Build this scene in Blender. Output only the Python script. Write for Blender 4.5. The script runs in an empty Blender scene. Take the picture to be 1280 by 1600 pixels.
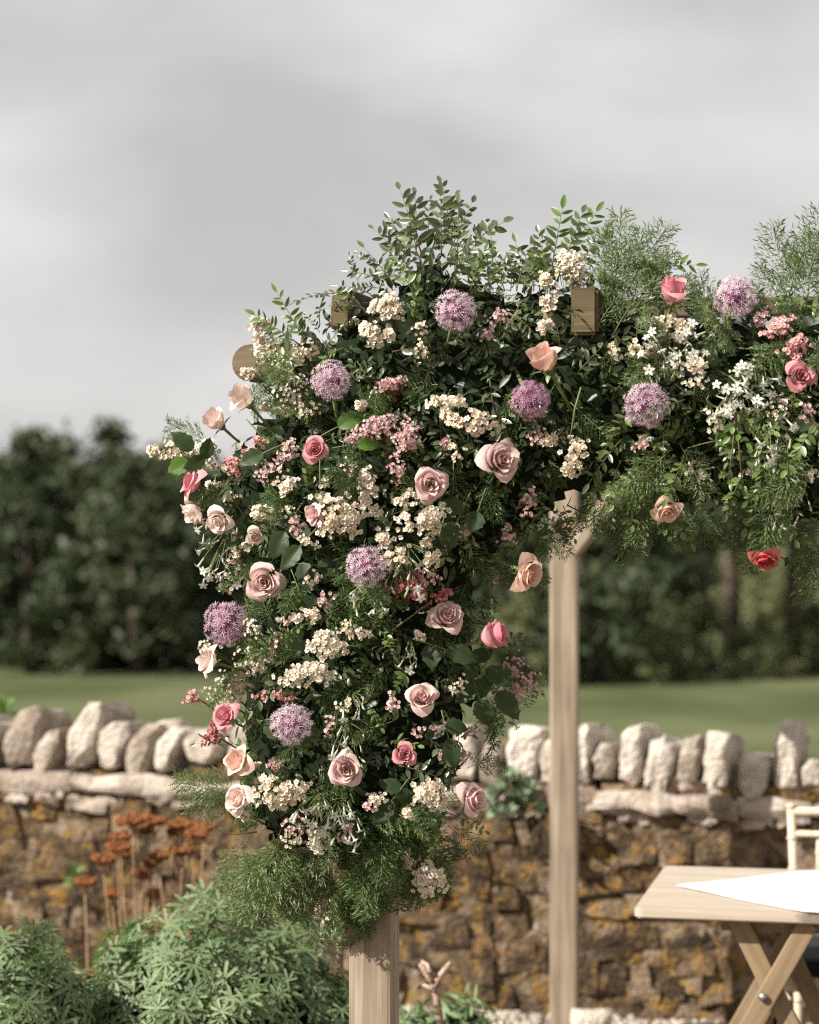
import bpy, bmesh, math, random
import numpy as np
from mathutils import Vector, Matrix, noise as mnoise

random.seed(7)
SC = bpy.context.scene
COL = SC.collection

# ------------------------------------------------------------------ camera
EYE = 1.70
FPX = 3750.0                       # focal length in photograph pixels (85 mm portrait lens)
cam_d = bpy.data.cameras.new('camera')
cam_d.sensor_fit = 'VERTICAL'
cam_d.sensor_height = 36.0
cam_d.lens = FPX / 1600.0 * 36.0
cam_d.clip_end = 3000.0
cam_d.dof.use_dof = True
cam_d.dof.focus_distance = 4.55
cam_d.dof.aperture_fstop = 3.5
cam = bpy.data.objects.new('camera', cam_d)
COL.objects.link(cam)
cam.location = (0, 0, EYE)
cam.rotation_euler = (math.radians(90), 0, 0)
SC.camera = cam

# ------------------------------------------------------------------ sky and sun
SUN_TO = Vector((-0.72, -0.385, 0.60)).normalized()
sun_el = math.asin(SUN_TO.z)
sun_az = math.atan2(SUN_TO.x, SUN_TO.y)
world = bpy.data.worlds.new('World')
SC.world = world
world.use_nodes = True
wn = world.node_tree.nodes
wl = world.node_tree.links
wn.clear()
w_out = wn.new('ShaderNodeOutputWorld')
w_bg = wn.new('ShaderNodeBackground')
w_sky = wn.new('ShaderNodeTexSky')
w_sky.sky_type = 'NISHITA'
w_sky.sun_disc = False
w_sky.sun_elevation = sun_el
w_sky.sun_rotation = sun_az
w_bg.inputs['Strength'].default_value = 0.1
w_tc = wn.new('ShaderNodeTexCoord')
w_map = wn.new('ShaderNodeMapping')
w_map.inputs['Scale'].default_value = (1.0, 1.0, 2.7)
w_map.inputs['Location'].default_value = (3.0, 9.0, 5.5)
w_map.inputs['Rotation'].default_value = (0.0, math.radians(4), 0.0)
w_n = wn.new('ShaderNodeTexNoise')
w_n.inputs['Scale'].default_value = 4.0
w_n.inputs['Detail'].default_value = 7.0
w_n.inputs['Roughness'].default_value = 0.47
w_n.inputs['Distortion'].default_value = 0.25
w_r = wn.new('ShaderNodeValToRGB')
w_r.color_ramp.elements[0].position = 0.38
w_r.color_ramp.elements[0].color = (3.35, 3.27, 3.23, 1)
w_r.color_ramp.elements[1].position = 0.64
w_r.color_ramp.elements[1].color = (4.85, 4.72, 4.63, 1)
w_mix = wn.new('ShaderNodeMixRGB')
w_mix.inputs['Fac'].default_value = 0.96          # nearly closed cloud deck over the clear sky
wl.new(w_tc.outputs['Generated'], w_map.inputs['Vector'])
wl.new(w_map.outputs['Vector'], w_n.inputs['Vector'])
wl.new(w_n.outputs['Fac'], w_r.inputs['Fac'])
wl.new(w_sky.outputs['Color'], w_mix.inputs['Color1'])
wl.new(w_r.outputs['Color'], w_mix.inputs['Color2'])
wl.new(w_mix.outputs['Color'], w_bg.inputs['Color'])
wl.new(w_bg.outputs['Background'], w_out.inputs['Surface'])

sun_d = bpy.data.lights.new('sun', 'SUN')
sun_d.energy = 5.0
sun_d.angle = math.radians(0.6)
sun_d.color = (1.0, 0.95, 0.87)
sun = bpy.data.objects.new('sun', sun_d)
COL.objects.link(sun)
sun.rotation_euler = (-SUN_TO).to_track_quat('-Z', 'Y').to_euler()

SC.view_settings.view_transform = 'Standard'
SC.view_settings.look = 'None'
SC.view_settings.exposure = 0.75
SC.view_settings.gamma = 1.0
SC.cycles.use_denoising = False
SC.cycles.pixel_filter_type = 'BLACKMAN_HARRIS'
SC.cycles.filter_width = 1.25
SC.cycles.sample_clamp_indirect = 4.0
SC.cycles.max_bounces = 6
SC.cycles.diffuse_bounces = 3
SC.cycles.glossy_bounces = 2
SC.cycles.transmission_bounces = 4
SC.cycles.transparent_max_bounces = 4
SC.cycles.caustics_reflective = False
SC.cycles.caustics_refractive = False

# ------------------------------------------------------------------ helpers
R = math.radians
ROT = R(-12.0)                     # pergola, table and wall share this turn
def P(px, py, d):
    return Vector(((px - 640.0) / FPX * d, d, EYE - (py - 800.0) / FPX * d))

def rnd(a, b): return random.uniform(a, b)

def rvec():
    while True:
        v = Vector((rnd(-1, 1), rnd(-1, 1), rnd(-1, 1)))
        if 0.01 < v.length < 1: return v.normalized()

def mesh(name, verts, faces, mats, midx=None, smooth=True, attr=None):
    m = bpy.data.meshes.new(name)
    m.from_pydata([tuple(v) for v in verts], [], faces)
    for mt in (mats if isinstance(mats, (list, tuple)) else [mats]):
        m.materials.append(mt)
    if midx is not None:
        m.polygons.foreach_set('material_index', midx)
    if smooth:
        m.polygons.foreach_set('use_smooth', [True] * len(m.polygons))
    if attr is not None:
        a = m.attributes.new('tone', 'FLOAT', 'POINT')
        a.data.foreach_set('value', attr)
    m.update()
    return m

def obj(name, me, parent=None, mat4=None):
    o = bpy.data.objects.new(name, me)
    COL.objects.link(o)
    if parent is not None: o.parent = parent
    if mat4 is not None: o.matrix_basis = mat4
    return o

def tag(o, label=None, cat=None, group=None, kind=None):
    if label: o['label'] = label
    if cat: o['category'] = cat
    if group: o['group'] = group
    if kind: o['kind'] = kind
    return o

def thing(name, label, cat, mat4=None, group=None):
    o = obj(name, None, None, mat4)
    o.empty_display_size = 0.05
    return tag(o, label, cat, group)

def frame(pos, ydir, zhint, s=1.0):
    """matrix whose Y runs along ydir and whose Z leans to zhint"""
    y = Vector(ydir).normalized()
    z = Vector(zhint)
    z = z - y * z.dot(y)
    if z.length < 1e-4:
        z = y.orthogonal()
    z.normalize()
    x = y.cross(z)
    sx = s if isinstance(s, (tuple, list)) else (s, s, s)
    m = Matrix(((x.x * sx[0], y.x * sx[1], z.x * sx[2], pos[0]),
                (x.y * sx[0], y.y * sx[1], z.y * sx[2], pos[1]),
                (x.z * sx[0], y.z * sx[1], z.z * sx[2], pos[2]),
                (0, 0, 0, 1)))
    return m

def zframe(pos, zdir, s=1.0, roll=0.0):
    q = Vector(zdir).to_track_quat('Z', 'Y').to_matrix().to_4x4()
    return Matrix.Translation(pos) @ q @ Matrix.Rotation(roll, 4, 'Z') @ Matrix.Scale(s, 4)

class MB:
    """collects pieces into one mesh"""
    def __init__(s): s.v = []; s.f = []; s.m = []; s.t = []
    def add(s, verts, faces, mi=0, tone=None, M=None):
        b = len(s.v)
        if M is not None: verts = [M @ Vector(v) for v in verts]
        s.v.extend(verts)
        s.f.extend([tuple(i + b for i in f) for f in faces])
        s.m.extend([mi] * len(faces))
        s.t.extend(tone if isinstance(tone, list) else [0.5 if tone is None else tone] * len(verts))
    def tube(s, pts, rads, n=6, mi=0, cap=True):
        pts = [Vector(p) for p in pts]
        vs = []; fs = []
        t = (pts[1] - pts[0]).normalized()
        up = t.orthogonal().normalized()
        for i, p in enumerate(pts):
            if i == 0: t = (pts[1] - pts[0])
            elif i == len(pts) - 1: t = (pts[-1] - pts[-2])
            else: t = (pts[i + 1] - pts[i - 1])
            t.normalize()
            up = (up - t * up.dot(t)).normalized()
            sd = t.cross(up)
            r = rads[i] if isinstance(rads, (list, tuple)) else rads
            for k in range(n):
                a = 2 * math.pi * k / n
                vs.append(p + (up * math.cos(a) + sd * math.sin(a)) * r)
        for i in range(len(pts) - 1):
            for k in range(n):
                fs.append((i * n + k, i * n + (k + 1) % n, (i + 1) * n + (k + 1) % n, (i + 1) * n + k))
        if cap:
            fs.append(tuple(range(n - 1, -1, -1)))
            fs.append(tuple(range((len(pts) - 1) * n, len(pts) * n)))
        s.add(vs, fs, mi)
    def build(s, name, mats, smooth=True):
        return mesh(name, s.v, s.f, mats, s.m, smooth, s.t)

def bezier(p0, p1, p2, n):
    p0, p1, p2 = Vector(p0), Vector(p1), Vector(p2)
    return [p0 * (1 - t) ** 2 + p1 * 2 * t * (1 - t) + p2 * t * t for t in [i / n for i in range(n + 1)]]

# ------------------------------------------------------------------ materials
def nodes_of(name):
    m = bpy.data.materials.new(name)
    m.use_nodes = True
    nt = m.node_tree
    nt.nodes.clear()
    out = nt.nodes.new('ShaderNodeOutputMaterial')
    return m, nt, out

def ramp(nt, stops):
    r = nt.nodes.new('ShaderNodeValToRGB')
    e = r.color_ramp.elements
    while len(e) < len(stops): e.new(0.5)
    for k, (p, c) in enumerate(stops):
        e[k].position = p
        e[k].color = (*c, 1)
    return r

def leaf_mat(name, c1, c2, rough=0.42, trans=0.22, tcol=None, spec=0.5, scale=60.0, back=None):
    """leaf or petal: two hues mixed per object and by fine noise, some light passing through"""
    m, nt, out = nodes_of(name)
    N, L = nt.nodes, nt.links
    oi = N.new('ShaderNodeObjectInfo')
    tone = N.new('ShaderNodeAttribute'); tone.attribute_name = 'tone'
    tc = N.new('ShaderNodeTexCoord')
    ns = N.new('ShaderNodeTexNoise'); ns.inputs['Scale'].default_value = scale; ns.inputs['Detail'].default_value = 3
    L.new(tc.outputs['Object'], ns.inputs['Vector'])
    a = N.new('ShaderNodeMath'); a.operation = 'MULTIPLY_ADD'; a.inputs[1].default_value = 0.5
    L.new(oi.outputs['Random'], a.inputs[0]); L.new(tone.outputs['Fac'], a.inputs[2])
    b = N.new('ShaderNodeMath'); b.operation = 'MULTIPLY_ADD'; b.inputs[1].default_value = 0.5
    L.new(ns.outputs['Fac'], b.inputs[0]); L.new(a.outputs[0], b.inputs[2])
    c = N.new('ShaderNodeMath'); c.operation = 'SUBTRACT'; c.inputs[1].default_value = 0.5; c.use_clamp = True
    L.new(b.outputs[0], c.inputs[0])
    mx = N.new('ShaderNodeMixRGB'); mx.inputs['Color1'].default_value = (*c1, 1); mx.inputs['Color2'].default_value = (*c2, 1)
    L.new(c.outputs[0], mx.inputs['Fac'])
    col = mx.outputs['Color']
    if back is not None:
        geo = N.new('ShaderNodeNewGeometry')
        mb = N.new('ShaderNodeMixRGB'); mb.inputs['Color2'].default_value = (*back, 1)
        L.new(geo.outputs['Backfacing'], mb.inputs['Fac']); L.new(col, mb.inputs['Color1'])
        col = mb.outputs['Color']
    pb = N.new('ShaderNodeBsdfPrincipled')
    pb.inputs['Roughness'].default_value = rough
    pb.inputs['Specular IOR Level'].default_value = spec
    L.new(col, pb.inputs['Base Color'])
    bp = N.new('ShaderNodeBump'); bp.inputs['Strength'].default_value = 0.15; bp.inputs['Distance'].default_value = 0.002
    L.new(ns.outputs['Fac'], bp.inputs['Height']); L.new(bp.outputs['Normal'], pb.inputs['Normal'])
    if trans > 0:
        tr = N.new('ShaderNodeBsdfTranslucent')
        if tcol is None: L.new(col, tr.inputs['Color'])
        else: tr.inputs['Color'].default_value = (*tcol, 1)
        ms = N.new('ShaderNodeMixShader'); ms.inputs['Fac'].default_value = trans
        L.new(pb.outputs[0], ms.inputs[1]); L.new(tr.outputs[0], ms.inputs[2])
        L.new(ms.outputs[0], out.inputs['Surface'])
    else:
        L.new(pb.outputs[0], out.inputs['Surface'])
    return m

def petal_mat(name, stops, rough=0.75, trans=0.36, back=None):
    """petal pigment from claw (tone 0) to rim (tone 1)"""
    m, nt, out = nodes_of(name)
    N, L = nt.nodes, nt.links
    tone = N.new('ShaderNodeAttribute'); tone.attribute_name = 'tone'
    tc = N.new('ShaderNodeTexCoord')
    ns = N.new('ShaderNodeTexNoise'); ns.inputs['Scale'].default_value = 3.5; ns.inputs['Detail'].default_value = 4
    L.new(tc.outputs['Object'], ns.inputs['Vector'])
    a = N.new('ShaderNodeMath'); a.operation = 'MULTIPLY_ADD'; a.inputs[1].default_value = 0.35
    L.new(ns.outputs['Fac'], a.inputs[0]); L.new(tone.outputs['Fac'], a.inputs[2])
    b = N.new('ShaderNodeMath'); b.operation = 'SUBTRACT'; b.inputs[1].default_value = 0.17
    L.new(a.outputs[0], b.inputs[0])
    r = ramp(nt, stops)
    L.new(b.outputs[0], r.inputs['Fac'])
    col = r.outputs['Color']
    if back is not None:
        geo = N.new('ShaderNodeNewGeometry')
        mb = N.new('ShaderNodeMixRGB'); mb.inputs['Color2'].default_value = (*back, 1)
        f = N.new('ShaderNodeMath'); f.operation = 'MULTIPLY'; f.inputs[1].default_value = 0.75
        L.new(geo.outputs['Backfacing'], f.inputs[0]); L.new(f.outputs[0], mb.inputs['Fac']); L.new(col, mb.inputs['Color1'])
        col = mb.outputs['Color']
    pb = N.new('ShaderNodeBsdfPrincipled')
    pb.inputs['Roughness'].default_value = rough
    pb.inputs['Specular IOR Level'].default_value = 0.12
    L.new(col, pb.inputs['Base Color'])
    wv = N.new('ShaderNodeTexNoise'); wv.inputs['Scale'].default_value = 9; wv.inputs['Detail'].default_value = 4
    L.new(tc.outputs['Object'], wv.inputs['Vector'])
    bp = N.new('ShaderNodeBump'); bp.inputs['Strength'].default_value = 0.07; bp.inputs['Distance'].default_value = 0.05
    L.new(wv.outputs['Fac'], bp.inputs['Height']); L.new(bp.outputs['Normal'], pb.inputs['Normal'])
    tr = N.new('ShaderNodeBsdfTranslucent'); L.new(col, tr.inputs['Color'])
    ms = N.new('ShaderNodeMixShader'); ms.inputs['Fac'].default_value = trans
    L.new(pb.outputs[0], ms.inputs[1]); L.new(tr.outputs[0], ms.inputs[2])
    L.new(ms.outputs[0], out.inputs['Surface'])
    return m

def wood_mat(name, stops, axis=2, rough=0.7, grain=1.0):
    m, nt, out = nodes_of(name)
    N, L = nt.nodes, nt.links
    tc = N.new('ShaderNodeTexCoord')
    mp = N.new('ShaderNodeMapping')
    sc = [38.0, 38.0, 38.0]; sc[axis] = 1.6
    mp.inputs['Scale'].default_value = sc
    L.new(tc.outputs['Object'], mp.inputs['Vector'])
    n1 = N.new('ShaderNodeTexNoise'); n1.inputs['Scale'].default_value = 1.0; n1.inputs['Detail'].default_value = 6; n1.inputs['Distortion'].default_value = 0.6
    L.new(mp.outputs[0], n1.inputs['Vector'])
    mp2 = N.new('ShaderNodeMapping')
    sc2 = [230.0, 230.0, 230.0]; sc2[axis] = 5.0
    mp2.inputs['Scale'].default_value = sc2
    L.new(tc.outputs['Object'], mp2.inputs['Vector'])
    n2 = N.new('ShaderNodeTexNoise'); n2.inputs['Scale'].default_value = 1.0; n2.inputs['Detail'].default_value = 3
    L.new(mp2.outputs[0], n2.inputs['Vector'])
    n3 = N.new('ShaderNodeTexNoise'); n3.inputs['Scale'].default_value = 6.0; n3.inputs['Detail'].default_value = 3
    L.new(tc.outputs['Object'], n3.inputs['Vector'])
    a = N.new('ShaderNodeMath'); a.operation = 'MULTIPLY_ADD'; a.inputs[1].default_value = 0.5
    L.new(n2.outputs['Fac'], a.inputs[0]); L.new(n1.outputs['Fac'], a.inputs[2])
    b = N.new('ShaderNodeMath'); b.operation = 'MULTIPLY_ADD'; b.inputs[1].default_value = 0.3
    L.new(n3.outputs['Fac'], b.inputs[0]); L.new(a.outputs[0], b.inputs[2])
    c = N.new('ShaderNodeMath'); c.operation = 'SUBTRACT'; c.inputs[1].default_value = 0.40
    L.new(b.outputs[0], c.inputs[0])
    r = ramp(nt, stops)
    L.new(c.outputs[0], r.inputs['Fac'])
    pb = N.new('ShaderNodeBsdfPrincipled'); pb.inputs['Roughness'].default_value = rough
    pb.inputs['Specular IOR Level'].default_value = 0.3
    L.new(r.outputs['Color'], pb.inputs['Base Color'])
    bp = N.new('ShaderNodeBump'); bp.inputs['Strength'].default_value = 0.35 * grain; bp.inputs['Distance'].default_value = 0.003
    L.new(a.outputs[0], bp.inputs['Height']); L.new(bp.outputs['Normal'], pb.inputs['Normal'])
    L.new(pb.outputs[0], out.inputs['Surface'])
    return m

def stone_mat(name, stops, lichen=None, lich_amt=0.55, pale=None, scale=9.0, rough=0.9, bump=0.6, dark_left=False):
    """weathered stone; lichen = crust colours in patches with a shape of their own"""
    m, nt, out = nodes_of(name)
    N, L = nt.nodes, nt.links
    geo = N.new('ShaderNodeNewGeometry')
    oi = N.new('ShaderNodeObjectInfo')
    n1 = N.new('ShaderNodeTexNoise'); n1.inputs['Scale'].default_value = scale; n1.inputs['Detail'].default_value = 7; n1.inputs['Roughness'].default_value = 0.62
    L.new(geo.outputs['Position'], n1.inputs['Vector'])
    a = N.new('ShaderNodeMath'); a.operation = 'MULTIPLY_ADD'; a.inputs[1].default_value = 0.35
    L.new(oi.outputs['Random'], a.inputs[0]); L.new(n1.outputs['Fac'], a.inputs[2])
    s = N.new('ShaderNodeMath'); s.operation = 'SUBTRACT'; s.inputs[1].default_value = 0.17
    L.new(a.outputs[0], s.inputs[0])
    r = ramp(nt, stops)
    L.new(s.outputs[0], r.inputs['Fac'])
    col = r.outputs['Color']
    def patch(col, colour, sc, lo, hi, seed):
        mp = N.new('ShaderNodeMapping'); mp.inputs['Location'].default_value = (seed, seed * 2, seed * 3)
        L.new(geo.outputs['Position'], mp.inputs['Vector'])
        n = N.new('ShaderNodeTexNoise'); n.inputs['Scale'].default_value = sc; n.inputs['Detail'].default_value = 5; n.inputs['Roughness'].default_value = 0.7
        L.new(mp.outputs[0], n.inputs['Vector'])
        mr = N.new('ShaderNodeMapRange'); mr.inputs['From Min'].default_value = lo; mr.inputs['From Max'].default_value = hi
        L.new(n.outputs['Fac'], mr.inputs['Value'])
        mx = N.new('ShaderNodeMixRGB'); mx.inputs['Color2'].default_value = (*colour, 1)
        L.new(mr.outputs[0], mx.inputs['Fac']); L.new(col, mx.inputs['Color1'])
        return mx.outputs['Color'], n.outputs['Fac']
    for k, (cc, sc, lo, hi) in enumerate(lichen or []):
        col, _ = patch(col, cc, sc, lo, hi, 3.7 + 5.1 * k)
    n2 = N.new('ShaderNodeTexNoise'); n2.inputs['Scale'].default_value = 60; n2.inputs['Detail'].default_value = 5
    L.new(geo.outputs['Position'], n2.inputs['Vector'])
    pb = N.new('ShaderNodeBsdfPrincipled'); pb.inputs['Roughness'].default_value = rough
    pb.inputs['Specular IOR Level'].default_value = 0.2
    L.new(col, pb.inputs['Base Color'])
    ad = N.new('ShaderNodeMath'); ad.operation = 'ADD'
    L.new(n1.outputs['Fac'], ad.inputs[0]); L.new(n2.outputs['Fac'], ad.inputs[1])
    bp = N.new('ShaderNodeBump'); bp.inputs['Strength'].default_value = bump; bp.inputs['Distance'].default_value = 0.02
    L.new(ad.outputs[0], bp.inputs['Height']); L.new(bp.outputs['Normal'], pb.inputs['Normal'])
    L.new(pb.outputs[0], out.inputs['Surface'])
    return m

def plain_mat(name, c, rough=0.6, spec=0.4, var=0.12, scale=20.0):
    m, nt, out = nodes_of(name)
    N, L = nt.nodes, nt.links
    tc = N.new('ShaderNodeTexCoord')
    n = N.new('ShaderNodeTexNoise'); n.inputs['Scale'].default_value = scale; n.inputs['Detail'].default_value = 4
    L.new(tc.outputs['Object'], n.inputs['Vector'])
    r = ramp(nt, [(0.3, tuple(x * (1 - var) for x in c)), (0.7, tuple(min(1, x * (1 + var)) for x in c))])
    L.new(n.outputs['Fac'], r.inputs['Fac'])
    pb = N.new('ShaderNodeBsdfPrincipled'); pb.inputs['Roughness'].default_value = rough
    pb.inputs['Specular IOR Level'].default_value = spec
    L.new(r.outputs['Color'], pb.inputs['Base Color'])
    L.new(pb.outputs[0], out.inputs['Surface'])
    return m

M = {}
M['post'] = wood_mat('oak_post', [(0.25, (0.16, 0.118, 0.08)), (0.5, (0.29, 0.23, 0.165)), (0.75, (0.41, 0.34, 0.255))], 2)
M['beam'] = wood_mat('oak_beam', [(0.25, (0.07, 0.05, 0.03)), (0.5, (0.135, 0.098, 0.056)), (0.75, (0.22, 0.165, 0.10))], 0)
M['rafter'] = wood_mat('shaded_oak_rafter', [(0.25, (0.05, 0.037, 0.018)), (0.5, (0.10, 0.075, 0.036)), (0.75, (0.16, 0.12, 0.06))], 1)  # olive-brown oak, shade of the blossoms above put into its colour
M['table'] = wood_mat('pale_table_wood', [(0.2, (0.34, 0.27, 0.20)), (0.5, (0.46, 0.385, 0.30)), (0.8, (0.55, 0.48, 0.39))], 0, 0.5, 0.4)
M['table_leg'] = wood_mat('table_leg_wood', [(0.2, (0.165, 0.11, 0.06)), (0.5, (0.265, 0.185, 0.11)), (0.8, (0.36, 0.265, 0.17))], 1, 0.55, 0.6)
M['chair'] = wood_mat('limewashed_wood', [(0.2, (0.46, 0.36, 0.25)), (0.5, (0.60, 0.50, 0.37)), (0.8, (0.70, 0.61, 0.48))], 2, 0.5, 0.3)
M['steel'] = plain_mat('zinc_bolt', (0.45, 0.44, 0.42), 0.35, 0.8)
M['steel'].node_tree.nodes['Principled BSDF'].inputs['Metallic'].default_value = 0.8
M['linen'] = plain_mat('white_linen', (0.80, 0.79, 0.77), 0.9, 0.1, 0.03, 200)
M['cushion'] = plain_mat('black_cushion', (0.015, 0.017, 0.024), 0.85, 0.3, 0.2, 90)
M['cream'] = plain_mat('cream_seat_frame', (0.68, 0.60, 0.46), 0.5, 0.3, 0.06)
M['coping'] = stone_mat('pale_coping_stone', [(0.3, (0.30, 0.24, 0.19)), (0.5, (0.53, 0.46, 0.385)), (0.68, (0.66, 0.59, 0.51))],
                        [((0.36, 0.22, 0.08), 7.0, 0.62, 0.72), ((0.15, 0.12, 0.09), 9.0, 0.62, 0.72)], scale=7, bump=1.0)
M['ledge'] = stone_mat('mortar_ledge', [(0.3, (0.20, 0.155, 0.12)), (0.5, (0.37, 0.30, 0.245)), (0.68, (0.52, 0.445, 0.38))],
                       [((0.16, 0.12, 0.085), 11.0, 0.62, 0.72)], scale=12)
M['rubble'] = stone_mat('lichen_rubble_stone', [(0.3, (0.048, 0.031, 0.018)), (0.5, (0.13, 0.088, 0.053)), (0.68, (0.25, 0.185, 0.125))],
                        [((0.27, 0.155, 0.042), 17.0, 0.52, 0.62), ((0.38, 0.31, 0.25), 15.0, 0.60, 0.68), ((0.045, 0.031, 0.02), 7.0, 0.50, 0.62), ((0.36, 0.19, 0.035), 24.0, 0.62, 0.68)], scale=20, bump=1.0)
M['mortar'] = stone_mat('dark_wall_core', [(0.3, (0.06, 0.042, 0.028)), (0.5, (0.14, 0.10, 0.066)), (0.7, (0.24, 0.18, 0.125))], [((0.25, 0.14, 0.035), 19.0, 0.55, 0.63)], scale=18)
M['gravel'] = stone_mat('pale_gravel', [(0.3, (0.38, 0.32, 0.26)), (0.5, (0.55, 0.48, 0.40)), (0.7, (0.68, 0.62, 0.54))], scale=30)
M['bark'] = stone_mat('bark', [(0.3, (0.045, 0.034, 0.025)), (0.6, (0.12, 0.095, 0.07))], scale=6)
M['twig'] = plain_mat('green_brown_twig', (0.11, 0.085, 0.04), 0.7)
M['stem'] = plain_mat('green_stem', (0.13, 0.16, 0.055), 0.6)
M['redtwig'] = plain_mat('reddish_twig', (0.22, 0.08, 0.045), 0.6)
M['branch'] = stone_mat('pinkish_bare_branch', [(0.3, (0.30, 0.19, 0.14)), (0.5, (0.48, 0.34, 0.27)), (0.7, (0.62, 0.48, 0.40))], scale=25)
M['drystem'] = plain_mat('dry_straw_stem', (0.34, 0.22, 0.115), 0.8)
M['rust'] = plain_mat('rusty_dried_flower', (0.25, 0.10, 0.042), 0.9, 0.1, 0.45, 60)

# foliage and petals
M['pist'] = leaf_mat('grey_green_leaf', (0.042, 0.066, 0.024), (0.18, 0.215, 0.105), 0.32, 0.20, (0.14, 0.22, 0.04), 0.7, 40, back=(0.115, 0.135, 0.085))
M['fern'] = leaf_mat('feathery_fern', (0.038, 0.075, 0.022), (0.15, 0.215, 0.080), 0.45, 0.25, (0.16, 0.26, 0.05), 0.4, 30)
M['fernlit'] = leaf_mat('sunlit_feathery_fern', (0.10, 0.15, 0.06), (0.25, 0.31, 0.15), 0.45, 0.3, (0.22, 0.32, 0.08), 0.4, 30)  # lighter copy of the fern, sunlight put into the colour
M['rusc'] = leaf_mat('fresh_green_leaf', (0.06, 0.11, 0.024), (0.20, 0.285, 0.08), 0.38, 0.25, (0.16, 0.30, 0.03), 0.5, 40, back=(0.13, 0.18, 0.085))
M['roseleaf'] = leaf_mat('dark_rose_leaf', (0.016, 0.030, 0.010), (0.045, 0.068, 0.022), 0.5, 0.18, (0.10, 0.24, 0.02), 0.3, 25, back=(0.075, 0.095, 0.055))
M['brightleaf'] = leaf_mat('sunlit_rose_leaf', (0.05, 0.105, 0.016), (0.12, 0.205, 0.04), 0.42, 0.38, (0.18, 0.38, 0.03), 0.4, 25)  # brighter copy of the rose leaf with sunlight in its colour
M['sepal'] = leaf_mat('sepal', (0.075, 0.115, 0.035), (0.17, 0.2, 0.08), 0.55, 0.2)
M['filler'] = leaf_mat('dark_filler_leaf', (0.010, 0.018, 0.007), (0.040, 0.062, 0.022), 0.42, 0.12, (0.07, 0.13, 0.02), 0.4, 30)
M['dark_core'] = leaf_mat('dark_shade_core', (0.008, 0.013, 0.006), (0.02, 0.028, 0.012), 0.95, 0.0, spec=0.1)  # near-black for the hidden cores, shade between leaves given as colour
M['geranium'] = leaf_mat('glaucous_cut_leaf', (0.060, 0.110, 0.034), (0.29, 0.35, 0.185), 0.55, 0.2, (0.16, 0.34, 0.06), 0.45, 20, back=(0.14, 0.2, 0.11))
M['catmint'] = leaf_mat('pale_narrow_leaf', (0.13, 0.20, 0.085), (0.30, 0.37, 0.20), 0.55, 0.25, (0.2, 0.36, 0.08), 0.4, 20)
M['succulent'] = leaf_mat('succulent_leaf', (0.24, 0.31, 0.20), (0.40, 0.46, 0.31), 0.6, 0.15, spec=0.3)
M['tree'] = leaf_mat('tree_leaf', (0.030, 0.043, 0.020), (0.088, 0.108, 0.052), 0.55, 0.15, (0.07, 0.11, 0.02), 0.3, 0.6)
M['treefar'] = leaf_mat('far_tree_leaf', (0.11, 0.125, 0.065), (0.23, 0.245, 0.135), 0.6, 0.2, (0.2, 0.22, 0.1), 0.2, 0.3)
M['treepale'] = leaf_mat('pale_tree_leaf', (0.075, 0.085, 0.035), (0.18, 0.19, 0.085), 0.55, 0.2, (0.12, 0.16, 0.04), 0.3, 0.6)

DUSTY = petal_mat('dusty_pink_petal', [(0.0, (0.74, 0.58, 0.44)), (0.35, (0.72, 0.42, 0.46)), (0.7, (0.73, 0.45, 0.49)), (1.0, (0.79, 0.57, 0.58))], back=(0.80, 0.63, 0.56))
BLUSH = petal_mat('blush_petal', [(0.0, (0.80, 0.70, 0.52)), (0.4, (0.84, 0.68, 0.60)), (0.8, (0.86, 0.70, 0.64)), (1.0, (0.84, 0.60, 0.55))], back=(0.86, 0.74, 0.66))
CORAL = petal_mat('coral_pink_petal', [(0.0, (0.78, 0.52, 0.42)), (0.4, (0.72, 0.34, 0.39)), (0.75, (0.70, 0.27, 0.32)), (1.0, (0.64, 0.14, 0.18))], back=(0.78, 0.42, 0.43))
PEACH = petal_mat('peach_petal', [(0.0, (0.80, 0.66, 0.46)), (0.4, (0.84, 0.61, 0.48)), (0.8, (0.84, 0.57, 0.48)), (1.0, (0.80, 0.44, 0.37))], back=(0.84, 0.64, 0.53))
RED = petal_mat('rose_red_petal', [(0.0, (0.70, 0.40, 0.26)), (0.4, (0.60, 0.16, 0.16)), (0.75, (0.58, 0.09, 0.11)), (1.0, (0.46, 0.04, 0.06))], back=(0.66, 0.22, 0.20))
M['allium'] = leaf_mat('allium_lilac', (0.50, 0.30, 0.40), (0.80, 0.64, 0.70), 0.55, 0.3, spec=0.2)
M['alliumdark'] = leaf_mat('allium_purple', (0.36, 0.15, 0.26), (0.62, 0.38, 0.50), 0.55, 0.25, spec=0.2)
M['alliumcore'] = plain_mat('allium_heart', (0.16, 0.05, 0.10), 0.8)
M['wax'] = leaf_mat('cream_blossom', (0.72, 0.62, 0.47), (0.85, 0.79, 0.68), 0.6, 0.25, spec=0.2)
M['waxeye'] = leaf_mat('blossom_eye', (0.42, 0.17, 0.07), (0.58, 0.36, 0.13), 0.7, 0.0)
M['pinkwax'] = leaf_mat('pink_blossom', (0.60, 0.27, 0.27), (0.78, 0.52, 0.48), 0.6, 0.25, spec=0.2)
M['pinkeye'] = leaf_mat('pink_blossom_eye', (0.36, 0.04, 0.05), (0.5, 0.12, 0.12), 0.7, 0.0)
M['redbud'] = leaf_mat('red_bud', (0.36, 0.07, 0.08), (0.58, 0.24, 0.22), 0.6, 0.15)
M['palepink'] = leaf_mat('pale_pink_blossom', (0.64, 0.40, 0.40), (0.80, 0.60, 0.57), 0.65, 0.25, spec=0.2)
M['jasmine'] = leaf_mat('white_trumpet', (0.66, 0.66, 0.54), (0.84, 0.83, 0.77), 0.55, 0.3, spec=0.2)
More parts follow.
